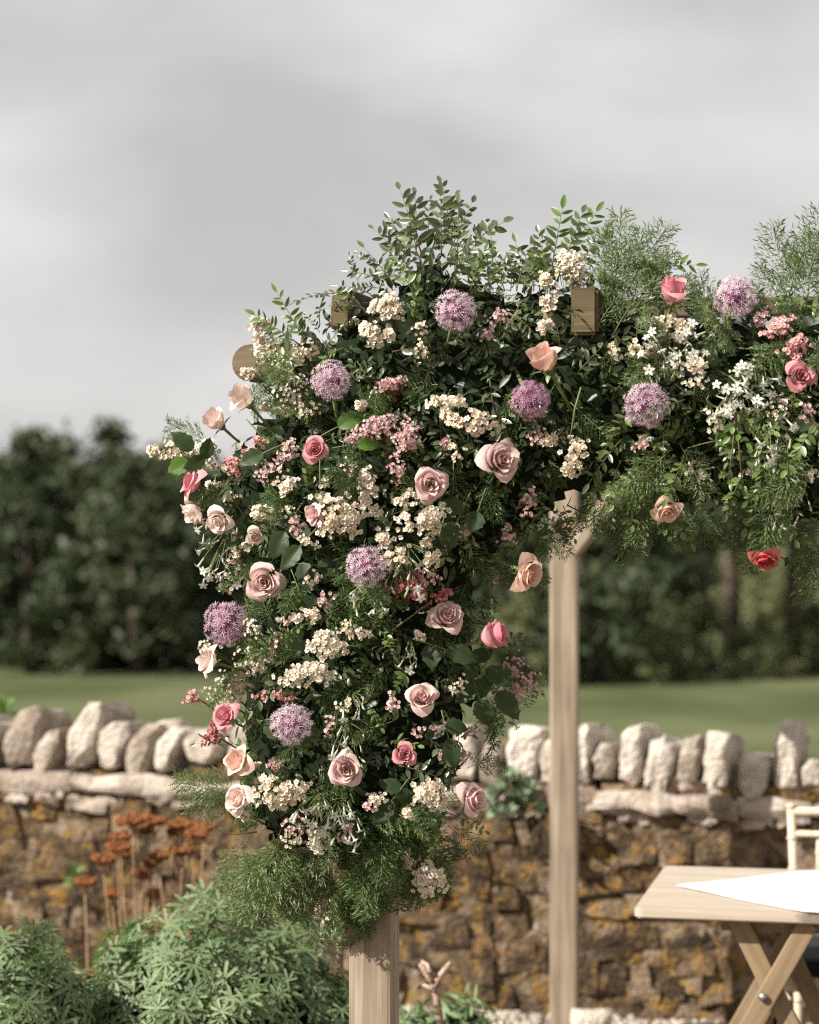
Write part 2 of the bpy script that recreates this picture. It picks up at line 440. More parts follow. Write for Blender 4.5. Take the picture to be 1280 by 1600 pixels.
M['jasbud'] = leaf_mat('greenish_bud', (0.32, 0.38, 0.2), (0.62, 0.63, 0.45), 0.55, 0.2)

# ------------------------------------------------------------------ ground
def ground_z(x, y):
    t = min(1.0, max(0.0, (y - 9.2) / 15.0))
    t = t * t * (3 - 2 * t)
    z = -2.3 * t
    if y > 24: z += 0.25 * mnoise.noise(Vector((x * 0.03, y * 0.03, 1.0))) * min(1, (y - 24) / 20)
    if y > 85: z += min(1, (y - 85) / 160.0) * 2.6
    return z
m, nt, out = nodes_of('ground')
N, L = nt.nodes, nt.links
geo = N.new('ShaderNodeNewGeometry')
sep = N.new('ShaderNodeSeparateXYZ'); L.new(geo.outputs['Position'], sep.inputs[0])
n1 = N.new('ShaderNodeTexNoise'); n1.inputs['Scale'].default_value = 0.25; n1.inputs['Detail'].default_value = 6
n2 = N.new('ShaderNodeTexNoise'); n2.inputs['Scale'].default_value = 28.0; n2.inputs['Detail'].default_value = 6
L.new(geo.outputs['Position'], n1.inputs['Vector']); L.new(geo.outputs['Position'], n2.inputs['Vector'])
grass = ramp(nt, [(0.35, (0.064, 0.079, 0.033)), (0.65, (0.122, 0.134, 0.064))])
L.new(n1.outputs['Fac'], grass.inputs['Fac'])
earth = ramp(nt, [(0.35, (0.10, 0.075, 0.05)), (0.55, (0.24, 0.19, 0.14)), (0.7, (0.36, 0.30, 0.24))])
L.new(n2.outputs['Fac'], earth.inputs['Fac'])
mr = N.new('ShaderNodeMapRange'); mr.inputs['From Min'].default_value = 8.6; mr.inputs['From Max'].default_value = 9.6
L.new(sep.outputs['Y'], mr.inputs['Value'])
mx = N.new('ShaderNodeMixRGB'); L.new(mr.outputs[0], mx.inputs['Fac']); L.new(earth.outputs[0], mx.inputs['Color1']); L.new(grass.outputs[0], mx.inputs['Color2'])
# ripe yellow grass of the meadow behind the trees
mr2 = N.new('ShaderNodeMapRange'); mr2.inputs['From Min'].default_value = 84; mr2.inputs['From Max'].default_value = 96
L.new(sep.outputs['Y'], mr2.inputs['Value'])
meadow = ramp(nt, [(0.38, (0.12, 0.135, 0.065)), (0.62, (0.24, 0.215, 0.095))])
n3 = N.new('ShaderNodeTexNoise'); n3.inputs['Scale'].default_value = 0.3; n3.inputs['Detail'].default_value = 4
L.new(geo.outputs['Position'], n3.inputs['Vector']); L.new(n3.outputs['Fac'], meadow.inputs['Fac'])
mx2 = N.new('ShaderNodeMixRGB'); L.new(mr2.outputs[0], mx2.inputs['Fac']); L.new(mx.outputs[0], mx2.inputs['Color1']); L.new(meadow.outputs[0], mx2.inputs['Color2'])
pb = N.new('ShaderNodeBsdfPrincipled'); pb.inputs['Roughness'].default_value = 0.95; pb.inputs['Specular IOR Level'].default_value = 0.1
L.new(mx2.outputs[0], pb.inputs['Base Color'])
bp = N.new('ShaderNodeBump'); bp.inputs['Strength'].default_value = 0.6; bp.inputs['Distance'].default_value = 0.03
L.new(n2.outputs['Fac'], bp.inputs['Height']); L.new(bp.outputs['Normal'], pb.inputs['Normal'])
L.new(pb.outputs[0], out.inputs['Surface'])
M['ground'] = m
ys = [-20, -8, 0, 3, 5, 6, 7, 8, 8.5, 9, 9.5, 10, 11, 12, 13, 14, 16, 18, 20, 22, 24, 28, 32, 36, 40, 45, 50, 55, 60, 66, 72, 80, 88, 100, 120, 150, 200, 260, 400, 700, 1400]
xs = [-900, -400, -200, -100, -60, -40, -30, -24, -20, -16, -12, -9, -6, -4, -2, 0, 2, 4, 6, 9, 12, 16, 20, 24, 30, 40, 60, 100, 200, 400, 900]
gv = [(x, y, ground_z(x, y)) for y in ys for x in xs]
gf = [(j * len(xs) + i, j * len(xs) + i + 1, (j + 1) * len(xs) + i + 1, (j + 1) * len(xs) + i) for j in range(len(ys) - 1) for i in range(len(xs) - 1)]
tag(obj('ground', mesh('ground', gv, gf, M['ground'])), kind='structure')

# ------------------------------------------------------------------ trees beyond the field
def leaf_cloud(mb, centre, rad, n, size, squash=1.0, tone=0.5):
    for _ in range(n):
        p = Vector(centre) + Vector((random.gauss(0, .45), random.gauss(0, .45), random.gauss(0, .45) * squash)) * rad
        a = rvec(); b = a.orthogonal().normalized()
        if random.random() < .5: b = a.cross(b)
        s = size * rnd(.6, 1.3)
        c = a.cross(b)
        mb.add([p - b * s, p + c * s * .45, p + b * s, p - c * s * .45], [(0, 1, 2, 3)], 0, min(1, max(0, tone + rnd(-.25, .25))))

def make_tree_meshes(h, w, trunk_h, n_clump, per, leaf, mat, seed):
    random.seed(seed)
    tb = MB()
    top = Vector((rnd(-.2, .2), rnd(-.2, .2), h * .8))
    pts = [Vector((0, 0, -.3)), Vector((rnd(-.1, .1), 0, h * .25)), Vector((rnd(-.2, .2), rnd(-.1, .1), h * .5)), top]
    tb.tube(pts, [h * .035, h * .028, h * .02, h * .006], 8)
    for k in range(9):
        z = rnd(max(.2 * h, trunk_h), .7 * h); a = rnd(0, 6.28); l = w * rnd(.25, .42)
        p0 = Vector((0, 0, z)); p2 = Vector((math.cos(a) * l, math.sin(a) * l, z + h * rnd(.1, .22)))
        tb.tube(bezier(p0, p0.lerp(p2, .5) + Vector((0, 0, -.05 * h)), p2, 5), [h * .012, h * .01, h * .008, h * .006, h * .004, h * .003], 6)
    cb = MB()
    for k in range(n_clump):
        t = random.random()
        z = trunk_h + (h - trunk_h) * t
        prof = math.sin(math.pi * min(1, (t * .86 + .2))) ** .7 * (1 if t < .6 else 1 - (t - .6) * .9)
        a = rnd(0, 6.28); rr = w * .5 * prof * math.sqrt(rnd(.25, 1.0))
        leaf_cloud(cb, (math.cos(a) * rr, math.sin(a) * rr, z), rnd(.45, .95) * w * .14 + .12, per, leaf, .8, rnd(.2, .8))
    return tb.build('trunk', M['bark']), cb.build('crown', mat)

tree_kinds = [make_tree_meshes(5.6, 4.4, .25, 70, 80, .15, M['tree'], 11),
              make_tree_meshes(6.0, 3.8, .2, 66, 80, .15, M['tree'], 12),
              make_tree_meshes(5.4, 5.0, .2, 76, 80, .15, M['tree'], 13),
              make_tree_meshes(10.5, 6.0, 4.2, 80, 80, .17, M['tree'], 14),
              make_tree_meshes(2.6, 3.6, .05, 46, 70, .11, M['treepale'], 15),
              make_tree_meshes(7.0, 6.5, .3, 80, 80, .2, M['treefar'], 16)]
random.seed(21)
def put_tree(name, label, kind, px, d, s=1.0, group='trees beyond the field', sz=None):
    x = (px - 640) / FPX * d
    r = thing(name, label, 'tree' if 'tree' in name else 'bush', Matrix.Translation((x, d, ground_z(x, d) - .03)) @ Matrix.Rotation(rnd(0, 6.28), 4, 'Z') @ Matrix.Diagonal((s, s, sz or s, 1)), group)
    tr, cr = tree_kinds[kind]
    obj('trunk', tr, r); obj('crown', cr, r)
    return r
TREES = [(-150, 62, 1, 1.0, 'dense dark green tree beyond the field, past the picture edge'),
         (45, 61, 1, .985, 'dark tree with a pointed top at the left end of the row'),
         (90, 66, 2, 1.09, 'dark tree filling the gap beside the pointed one'),
         (175, 66, 1, 1.05, 'dark tree behind the second and third of the row'),
         (262, 66, 0, 1.09, 'dark tree behind the third and fourth of the row'),
         (5, 65, 2, .99, 'dark tree cut by the left edge beyond the field'),
         (130, 64, 0, 1.0, 'dark round tree second from the left end of the row'),
         (215, 60, 2, .97, 'broad dark tree third from the left end of the row'),
         (300, 63, 0, .98, 'dark tree just left of the flowered post beyond the field'),
         (385, 61, 2, .95, 'dark tree mostly hidden behind the left edge of the flowers'),
         (480, 63, 1, .95, 'dark tree behind the middle of the flowered post'),
         (580, 61, 0, .95, 'dark tree hidden behind the flowered post'),
         (690, 63, 2, .95, 'dark tree behind the right edge of the flowered post'),
         (780, 60, 0, 1.0, 'dark tree seen between the flowers and the rear post'),
         (905, 58, 0, 1.35, 'dark green tree immediately right of the rear post'),
         (985, 60, 1, 1.15, 'dark tree second to the right of the rear post')]
for px, d, k, s, lab in TREES: put_tree('dense_tree', lab, k, px, d, s)
put_tree('tall_tree', 'tall tree with bare trunk below the hanging red rose', 3, 1142, 64, .84)
put_tree('tall_tree', 'tall tree with bare trunk nearest the right edge', 3, 1240, 62, .84)
put_tree('tall_tree', 'tall tree beyond the right edge of the picture', 3, 1420, 63, .84)
for i, (px, d, s, lab) in enumerate([(820, 56, .8, 'low pale bush between the flowers and the rear post'), (1040, 57, .62, 'low bush left of the bare tree trunks'),
                        (1110, 60, .6, 'low bush at the foot of the first bare trunk'), (1190, 58, .55, 'low bush between the two bare trunks'), (1275, 60, .65, 'low bush at the right edge below the bare trunk'), (1370, 59, 1.0, 'low bush past the right edge of the picture'), (1030, 84, 1.15, 'olive bush far behind the dark trees'), (1105, 86, 1.0, 'olive bush behind the first bare trunk'), (1185, 82, 1.1, 'olive bush seen through between the two bare trunks'), (1262, 85, 1.2, 'olive bush far off at the right edge')]):
    put_tree('low_bush', lab, 4, px, d, s, 'bushes beyond the field')
for px, d, lab in [(800, 158, 'pale far tree across the meadow behind the flowered post'), (1000, 165, 'pale far tree showing right of the dark trees'), (1085, 150, 'pale far tree left of the first bare trunk'), (1180, 170, 'pale far tree between the two bare trunks'), (1330, 150, 'pale far tree past the right edge of the picture')]:
    put_tree('distant_tree', lab, 5, px, d, rnd(.9, 1.2), 'far trees across the meadow')

# ------------------------------------------------------------------ garden wall
WK = 0.22
def wall_d(px): return 8.2 / (1 + WK * (px - 640) / FPX)
WDIR = Vector((1, -WK, 0)).normalized()
WBACK = Vector((WK, 1, 0)).normalized()
def on_wall(px, py, back=0.0):
    d = wall_d(px)
    return P(px, py, d) + WBACK * back
wall = thing('stone_wall', 'lichen-covered rubble stone wall with upright coping stones', 'wall', Matrix.Translation((0, 8.2, 0)))
W0 = Vector((0, 8.2, 0))
def wall_obj(name, me, m4=None):
    return obj(name, me, wall, m4)

def corners(poly):
    poly = [Vector(p) for p in poly]
    return [poly[i].lerp(poly[(i + 1) % len(poly)], t) for i in range(len(poly)) for t in (.06, .35, .65, .94)]

def resample(poly, n):
    poly = [Vector(p) for p in poly]
    L_ = [(poly[(i + 1) % len(poly)] - poly[i]).length for i in range(len(poly))]
    tot = sum(L_); out_ = []
    for k in range(n):
        s = tot * k / n; i = 0
        while s > L_[i]: s -= L_[i]; i += 1
        out_.append(poly[i].lerp(poly[(i + 1) % len(poly)], s / L_[i]))
    # a touch of rounding
    return [(out_[i - 1] + out_[i] * 6 + out_[(i + 1) % n]) / 8 for i in range(n)]

def slab_stone(poly_px, depth, seed, mat, amp=.013, back0=0.0, lean=0.0):
    """a rough upright stone whose face follows an outline on the wall's front plane"""
    cx_ = sum(x for x, y in poly_px) / len(poly_px)
    pts = corners([on_wall(cx_ + (x - cx_) * .90, y - 2, back0) for x, y in poly_px])
    c = sum(pts, Vector()) / len(pts)
    rs = random.Random(seed * 13 + 5)
    hz = max((p - c).z for p in pts); hx = max(abs((p - c).dot(WDIR)) for p in pts)
    planes = []
    for q_ in range(6):
        nv_ = (WDIR * rs.uniform(-.8, .8) + Vector((0, 0, 1)) * rs.uniform(-.5, .9) - WBACK).normalized()
        ext = max((p - c).dot(nv_) for p in pts)
        planes.append((nv_, ext * rs.uniform(.70, .95)))
    prof = [(-.010, .55), (-.004, .84), (.004, .95), (.02, 1.0), (depth * .5, 1.0), (depth * .85, .97), (depth, .8), (depth + .01, .4)]
    vs = []; fs = []
    n = len(pts)
    for (dd, sc) in prof:
        for p in pts:
            q = c + (p - c) * sc + WBACK * dd + WDIR * lean * dd - Vector((0, 0, .10 * max(0, dd)))
            nz = mnoise.noise_vector(q * 11 + Vector((seed * 3.1, 0, 0))) * amp * .9 + mnoise.noise_vector(q * 34 + Vector((0, seed, 0))) * amp * .8
            q = q + nz
            for pn, po in planes:
                ex = (q - c).dot(pn) - po
                if ex > 0: q = q - pn * ex * .9
            vs.append(q - W0)
    for j in range(len(prof) - 1):
        for i in range(n):
            fs.append((j * n + i, j * n + (i + 1) % n, (j + 1) * n + (i + 1) % n, (j + 1) * n + i))
    fs.append(tuple(range(n - 1, -1, -1)))
    fs.append(tuple(range((len(prof) - 1) * n, len(prof) * n)))
    return mesh('coping_stone', vs, fs, mat, smooth=False)

def cr(pts, s, ox, oy): return [(ox + x / s, oy + y / s) for x, y in pts]
LEFT = [[(-160, 300), (-130, 200), (-60, 150), (-10, 180), (-5, 300), (-40, 375), (-150, 380)],
        [(0, 260), (35, 170), (100, 95), (185, 90), (205, 140), (200, 230), (160, 330), (135, 380), (5, 380)],
        [(145, 330), (175, 260), (230, 210), (310, 195), (312, 250), (290, 320), (215, 415), (150, 400)],
        [(310, 230), (390, 130), (440, 65), (485, 50), (505, 90), (495, 190), (455, 330), (410, 390), (320, 392)],
        [(465, 300), (490, 200), (540, 160), (650, 165), (665, 200), (630, 290), (570, 388), (480, 378)],
        [(605, 385), (655, 240), (720, 165), (790, 160), (785, 240), (745, 380), (690, 430), (630, 425)],
        [(770, 260), (850, 185), (925, 195), (905, 260), (855, 330), (825, 412), (765, 412)],
        [(900, 280), (930, 210), (1000, 195), (1080, 220), (1095, 330), (1030, 385), (930, 355)]]
RIGHT = [[(15, 240), (40, 190), (95, 185), (102, 280), (80, 370), (20, 345)],
         [(105, 240), (125, 150), (160, 130), (260, 140), (260, 200), (228, 335), (108, 335)],
         [(242, 260), (262, 190), (310, 175), (318, 250), (305, 400), (245, 365)],
         [(385, 130), (425, 120), (437, 160), (420, 350), (385, 360)],
         [(440, 260), (460, 195), (520, 190), (527, 240), (515, 332), (440, 337)],
         [(530, 260), (545, 160), (580, 128), (624, 125), (617, 230), (610, 340), (570, 357), (525, 330)],
         [(620, 310), (650, 190), (705, 170), (752, 205), (735, 330), (700, 395), (665, 392), (625, 350)],
         [(745, 330), (770, 180), (838, 165), (842, 230), (825, 375), (742, 377)],
         [(845, 260), (870, 160), (955, 156), (962, 220), (932, 395), (870, 402), (845, 350)],
         [(975, 300), (1000, 230), (1095, 240), (1100, 330), (1072, 432), (975, 385)],
         [(1105, 200), (1140, 120), (1180, 103), (1207, 150), (1210, 340), (1170, 422), (1115, 412)],
         [(1215, 290), (1240, 255), (1310, 260), (1320, 400), (1215, 405)],
         [(1325, 300), (1345, 200), (1420, 190), (1430, 300), (1415, 420), (1325, 410)],
         [(1440, 300), (1460, 230), (1540, 240), (1560, 330), (1530, 430), (1440, 420)]]
sd = 0
for poly in [cr(p, 3.2, 0, 1080) for p in LEFT] + [cr(p, 2.37, 740, 1080) for p in RIGHT]:
    sd += 1
    wall_obj('coping_stone', slab_stone(poly, .25, sd, M['coping'], lean=rnd(.05, .22)))
for poly in [[(228, 1132), (272, 1126), (274, 1142), (250, 1165)]]:
    wall_obj('coping_stone', slab_stone(poly, .16, 55, M['coping'], back0=.07))
for k in range(8):                      # behind the flowers
    x = 352 + k * 50
    sd += 1
    t = rnd(1125, 1160)
    yb = 1208 + (x - 340) * .03
    wall_obj('coping_stone', slab_stone([(x, yb), (x + 5, t + 20), (x + 18, t), (x + 40, t + 4), (x + 44, yb - 30), (x + 36, yb + 2)], .25, sd, M['coping']))
for sgn, x0 in ((-1, -60), (1, 1410)):  # the wall goes on past the picture
    for k in range(9):
        x = x0 + sgn * k * 52
        sd += 1
        yb = 1200 if sgn < 0 else 1262
        t = yb - rnd(60, 100)
        wall_obj('coping_stone', slab_stone([(x, yb), (x + 4, t + 20), (x + 14, t), (x + 38, t + 4), (x + 44, yb - 30), (x + 36, yb + 2)], .25, sd, M['coping']))

def rough_box(lx, ly, lz, amp, seed, nx=6, ny=3, nz=3, rnd_=0.75):
    """rounded uneven block, unit = metres, centred"""
    bm = bmesh.new()
    bmesh.ops.create_cube(bm, size=2.0)
    bmesh.ops.subdivide_edges(bm, edges=bm.edges[:], cuts=3, use_grid_fill=True)
    for v in bm.verts:
        c = v.co.copy()
        s = c.normalized() * 1.25
        c = c.lerp(s, rnd_ * .5)
        c = Vector((c.x * lx / 2, c.y * ly / 2, c.z * lz / 2))
        v.co = c + mnoise.noise_vector(c * (1.6 / max(lz, .01)) * .6 + Vector((seed * 7.3, 0, 0))) * amp
    vs = [v.co.copy() for v in bm.verts]; bm.verts.index_update()
    fs = [tuple(v.index for v in f.verts) for f in bm.faces]
    bm.free()
    return vs, fs

# wall frame: x along the wall, y into it
def WF(s, z, back): return Matrix.Translation(WDIR * s + WBACK * back + Vector((0, 0, z))) @ Matrix.Rotation(math.atan2(-WK, 1), 4, 'Z')
LEDGE_TOP = .768
# hidden core
vs, fs = rough_box(9.0, .36, .74, .01, 3, rnd_=.02)
wall_obj('wall_core', mesh('wall_core', vs, fs, M['mortar']), WF(0, .33, .199))
# pale mortar ledge, a run of uneven slabs
s = -4.4
k = 0
while s < 4.4:
    l = rnd(.14, .42)
    vs, fs = rough_box(l + .015, .46, rnd(.05, .075), .03, 100 + k, rnd_=.3)
    wall_obj('ledge_slab', mesh('ledge_slab', vs, fs, M['ledge'], smooth=False), WF(s + l / 2, LEDGE_TOP - .0125 * s - .03 + rnd(-.012, .006), .21 + rnd(-.03, .02)) @ Matrix.Rotation(rnd(-.03, .03), 4, 'Y'))
    s += l; k += 1
# crumbled mortar lumps hanging on the ledge's lower edge
for k in range(44):
    vs, fs = rough_box(rnd(.05, .16), rnd(.04, .07), rnd(.02, .045), .02, 300 + k, rnd_=.3)
    wall_obj('mortar_lump', mesh('mortar_lump', vs, fs, M['ledge'], smooth=False), WF(rnd(-2.0, 2.0), LEDGE_TOP - rnd(.05, .10), rnd(.008, .03)))
# rubble courses
protos = []
for k in range(14):
    vs, fs = rough_box(1, 1, 1, .20, 500 + k, rnd_=.2)
    protos.append(mesh('rubble_stone', vs, fs, M['rubble'], smooth=False))
z = -.03
while z < .70:
    hgt = rnd(.05, .09)
    s = -2.35 + rnd(0, .1)
    while s < 2.35:
        l = rnd(.06, .15) if random.random() < .75 else rnd(.15, .28)
        hh = hgt * rnd(.8, 1.4)
        m4 = WF(s + l / 2, z + hgt / 2 + rnd(-.016, .016), .082 + rnd(-.014, .010)) @ Matrix.Rotation(rnd(-.25, .25), 4, 'Y') @ Matrix.Diagonal((l * 1.2, .15, hh * 1.25, 1))
        wall_obj('rubble_stone', random.choice(protos), m4)
        s += l
    z += hgt * .93

# gravel at the wall foot
gb = MB()
random.seed(31)
for k in range(2600):
    s = rnd(-1.6, 2.6); b = -abs(random.gauss(0, .35)) - .0
    p = W0 + WDIR * s + WBACK * b
    r = rnd(.007, .018)
    vs = [Vector((math.cos(a) * r * rnd(.8, 1.25), math.sin(a) * r * rnd(.7, 1.1), 0)) for a in [i * 1.2566 for i in range(5)]]
    q = Vector((p.x, p.y, .004))
    gb.add([q + v for v in vs] + [q + v * .6 + Vector((0, 0, r * .8)) for v in vs], [(i, (i + 1) % 5, 5 + (i + 1) % 5, 5 + i) for i in range(5)] + [(5, 6, 7, 8, 9)], 0, rnd(.2, .8))
tag(obj('gravel', gb.build('gravel', M['gravel'])), 'pale gravel strewn along the foot of the stone wall', 'gravel', kind='stuff')
vs, fs = rough_box(.12, .09, .07, .012, 900, rnd_=.3)
tag(obj('stone_block', mesh('stone_block', vs, fs, M['gravel']), None, Matrix.Translation(P(925, 1592, 7.35) + Vector((0, 0, -.01)))), 'small pale stone block beside the foot of the rear post', 'stone')

# ------------------------------------------------------------------ pergola
def box_mesh(name, lx, ly, lz, mat, bev=.006, taper=None):
    bm = bmesh.new()
    bmesh.ops.create_cube(bm, size=1.0)
    bmesh.ops.scale(bm, vec=(lx, ly, lz), verts=bm.verts)
    bmesh.ops.bevel(bm, geom=bm.edges[:], offset=bev, segments=2, affect='EDGES', profile=.6)
    me = bpy.data.meshes.new(name)
    bm.to_mesh(me); bm.free()
    me.materials.append(mat)
    me.polygons.foreach_set('use_smooth', [False] * len(me.polygons))
    return me

def plank_profile(name, prof, thick, mat, bev=.004):
    """prof in local X-Z, extruded along Y"""
    bm = bmesh.new()
    a = [bm.verts.new((x, -thick / 2, z)) for x, z in prof]
    f = bm.faces.new(a)
    r = bmesh.ops.extrude_face_region(bm, geom=[f])
    bmesh.ops.translate(bm, vec=(0, thick, 0), verts=[v for v in r['geom'] if isinstance(v, bmesh.types.BMVert)])
    bmesh.ops.recalc_face_normals(bm, faces=bm.faces[:])
    bmesh.ops.bevel(bm, geom=[e for e in bm.edges if len(e.link_faces) == 2 and e.calc_face_angle(0) > .8], offset=bev, segments=2, affect='EDGES')
    me = bpy.data.meshes.new(name)
    bm.to_mesh(me); bm.free()
    me.materials.append(mat)
    return me

A0 = Vector(((585 - 640) / FPX * 4.72, 4.72, 0))       # front-left post
B0 = Vector(((882 - 640) / FPX * 7.6, 7.6, 0))          # rear-left post
UDIR = Vector((math.cos(ROT), math.sin(ROT), 0))        # along the front
VDIR = Vector((-math.sin(ROT), math.cos(ROT), 0))
RZ = Matrix.Rotation(ROT, 4, 'Z')
perg = thing('wooden_pergola', 'oak pergola whose front post and beam are wrapped in flowers', 'pergola', Matrix.Translation(A0))
def pg(name, me, world_pos, rot=RZ, label=None):
    o = obj(name, me, perg, Matrix.Translation(Vector(world_pos) - A0) @ rot)
    if label: o['label'] = label
    return o
post = box_mesh('post', .086, .086, 2.06, M['post'], .009)
pg('post', post, A0 + Vector((0, 0, 1.03)))
pg('post', post, B0 + Vector((0, 0, 1.03)), Matrix.Rotation(R(-9), 4, 'Z'))
pg('post', post, A0 + UDIR * 2.5 + Vector((0, 0, 1.03)))
pg('post', post, B0 + UDIR * 2.5 + Vector((0, 0, 1.03)))
# front beam with a half-round left end; end seen at (370..400, 541..598)
bh = .074
endp = P(369, 570, 4.72 + .21 * .33)
def round_end(l, h):
    pr = [(0 + h * .5 - math.cos(a) * h * .5, math.sin(a) * h * .5) for a in [R(d) for d in range(90, -91, -18)]]
    pr = [(x, z) for x, z in pr]
    return [(l, h * .5)] + pr + [(l, -h * .5)]
zb = endp.z
start = A0 - UDIR * .29 - VDIR * .075
beam = plank_profile('beam', round_end(3.2, bh), .05, M['beam'])
o = pg('beam', beam, Vector((endp.x, endp.y - .03, zb)))
pg('beam', beam, Vector((endp.x, endp.y - .03, zb)) + (B0 - A0) + Vector((0.10, 0, 0)))
# side beams on the two left posts
M['shaded_rafter_wood'] = M['rafter']
zr = P(913, 485, 4.45).z
rl = 3.5
def rafter(px, py, d, w, h, rounded):
    prof = [(0, h * .5), (rl, h * .5), (rl, -h * .5), (0, -h * .5)]
    if rounded:
        prof = [(rl, h * .5), (h * .34, h * .5), (h * .12, h * .36), (0, h * .1), (0, -h * .38), (h * .08, -h * .5), (rl, -h * .5)]
    me = plank_profile('rafter', prof, w, M['shaded_rafter_wood'], .006)
    p = P(px, py, d)
    return pg('rafter', me, p, Matrix.Rotation(ROT + R(90), 4, 'Z'))
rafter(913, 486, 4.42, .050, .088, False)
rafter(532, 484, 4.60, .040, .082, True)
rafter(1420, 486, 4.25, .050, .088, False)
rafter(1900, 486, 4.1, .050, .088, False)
# batten lying across the rafters, its top edge showing right of the coral rose
bat = box_mesh('batten', 2.6, .05, .035, M['beam'], .004)
p = P(1180, 480, 4.72)
pg('batten', bat, p + UDIR * .6)
# knee braces
def brace(p0, p1, w=.05, t=.045):
    dv = Vector(p1) - Vector(p0)
    me = box_mesh('brace', w, t, dv.length, M['post'], .005)
    m4 = zframe(Vector(p0) - A0 + dv * .5, dv)
    return obj('brace', me, perg, m4)
brace(P(893, 862, 7.56), P(985, 745, 7.5), .085, .05)
brace(A0 + UDIR * .03 + Vector((0, 0, 1.45)), A0 + UDIR * .36 + Vector((0, 0, 1.85)))

# ------------------------------------------------------------------ table, cloth, chair
TZ = .76
c0 = P(990, 1418, 5.70)                 # front-left corner
TU = Vector((math.cos(ROT), math.sin(ROT), 0)); TV = Vector((-math.sin(ROT), math.cos(ROT), 0))
tl, tw, tt = 1.5, .70, .025
tc_ = Vector((c0.x, c0.y, 0)) + TU * tl / 2 + TV * tw / 2
table = thing('trestle_table', 'pale wooden folding table with crossed legs in front of the wall', 'table', Matrix.Translation(tc_) @ RZ)
pr = []
for (cx, cy, a0) in ((tl / 2, tw / 2, 0), (-tl / 2, tw / 2, 90), (-tl / 2, -tw / 2, 180), (tl / 2, -tw / 2, 270)):
    rr = .022
    ox = cx - math.copysign(rr, cx); oy = cy - math.copysign(rr, cy)
    for a in range(0, 91, 18): pr.append((ox + rr * math.cos(R(a0 + a)), oy + rr * math.sin(R(a0 + a))))
bm = bmesh.new()
f = bm.faces.new([bm.verts.new((x, y, 0)) for x, y in pr])
r_ = bmesh.ops.extrude_face_region(bm, geom=[f])
bmesh.ops.translate(bm, vec=(0, 0, -tt), verts=[v for v in r_['geom'] if isinstance(v, bmesh.types.BMVert)])
bmesh.ops.recalc_face_normals(bm, faces=bm.faces[:])
bmesh.ops.bevel(bm, geom=[e for e in bm.edges if len(e.link_faces) == 2 and e.calc_face_angle(0) > .8], offset=.004, segments=2, affect='EDGES')
me = bpy.data.meshes.new('tabletop'); bm.to_mesh(me); bm.free(); me.materials.append(M['table'])
obj('tabletop', me, table, Matrix.Translation((0, 0, TZ)))
obj('apron', box_mesh('apron', tl - .30, .03, .035, M['table_leg'], .003), table, Matrix.Translation((.05, -tw / 2 + .10, TZ - tt - .0185)))
obj('apron', box_mesh('apron', tl - .30, .03, .035, M['table_leg'], .003), table, Matrix.Translation((.05, tw / 2 - .10, TZ - tt - .0185)))
def leg(x0, z0, x1, z1, y, w=.046, t=.026):
    a = Vector((x0, y, z0)); b = Vector((x1, y, z1)); dv = b - a
    y_ = dv.normalized(); 
    me = box_mesh('leg', w, dv.length, t, M['table_leg'], .003)
    obj('leg', me, table, frame((a + b) / 2, dv, Vector((0, -1, 0))))
zt = TZ - tt - .002
for side, xm in ((-1, -tl / 2 + .315), (1, tl / 2 - .315)):
    for y, j in ((-tw / 2 + .055, 0), (tw / 2 - .055, 1)):
        leg(xm + .095, zt, xm - .31, .0, y - .014)
        leg(xm - .075, zt, xm + .29, .0, y + .014)
    b = MB(); b.tube([(xm - .012, -tw / 2 + .018, .556), (xm - .012, -tw / 2 + .030, .556)], [.010, .010], 10)
    obj('bolt', b.build('bolt', M['steel']), table)
    obj('stretcher', box_mesh('stretcher', .03, tw - .17, .04, M['table_leg'], .003), table, Matrix.Translation((xm - .012, 0, .49)))
# white cloth laid cornerwise
CR = Matrix.Translation(tc_) @ RZ
tip = CR.inverted() @ P(1058, 1386, .94 * FPX / (1386 - 800))
cv = []; cf = []
xs_ = np.linspace(0, 1.0, 22)
cols = 10
for i, t in enumerate(xs_):
    x = tip.x + t * (tl / 2 - .02 - tip.x)
    hw = min((x - tip.x) * 1.05, tw / 2 + .0)
    for j in range(cols):
        u = -1 + 2 * j / (cols - 1)
        cv.append((x, tip.y * (1 - t) + u * max(hw, .0005) * .98, TZ + .003 + .0012 * math.sin(x * 21 + u * 4)))
for i in range(len(xs_) - 1):
    for j in range(cols - 1):
        cf.append((i * cols + j, (i + 1) * cols + j, (i + 1) * cols + j + 1, i * cols + j + 1))
me = mesh('tablecloth', cv, cf, M['linen'])
o = tag(obj('tablecloth', me, None, CR), 'white cloth with its pointed corner laid along the table', 'tablecloth')
sm = o.modifiers.new('thickness', 'SOLIDIFY'); sm.thickness = .0016; sm.offset = 1

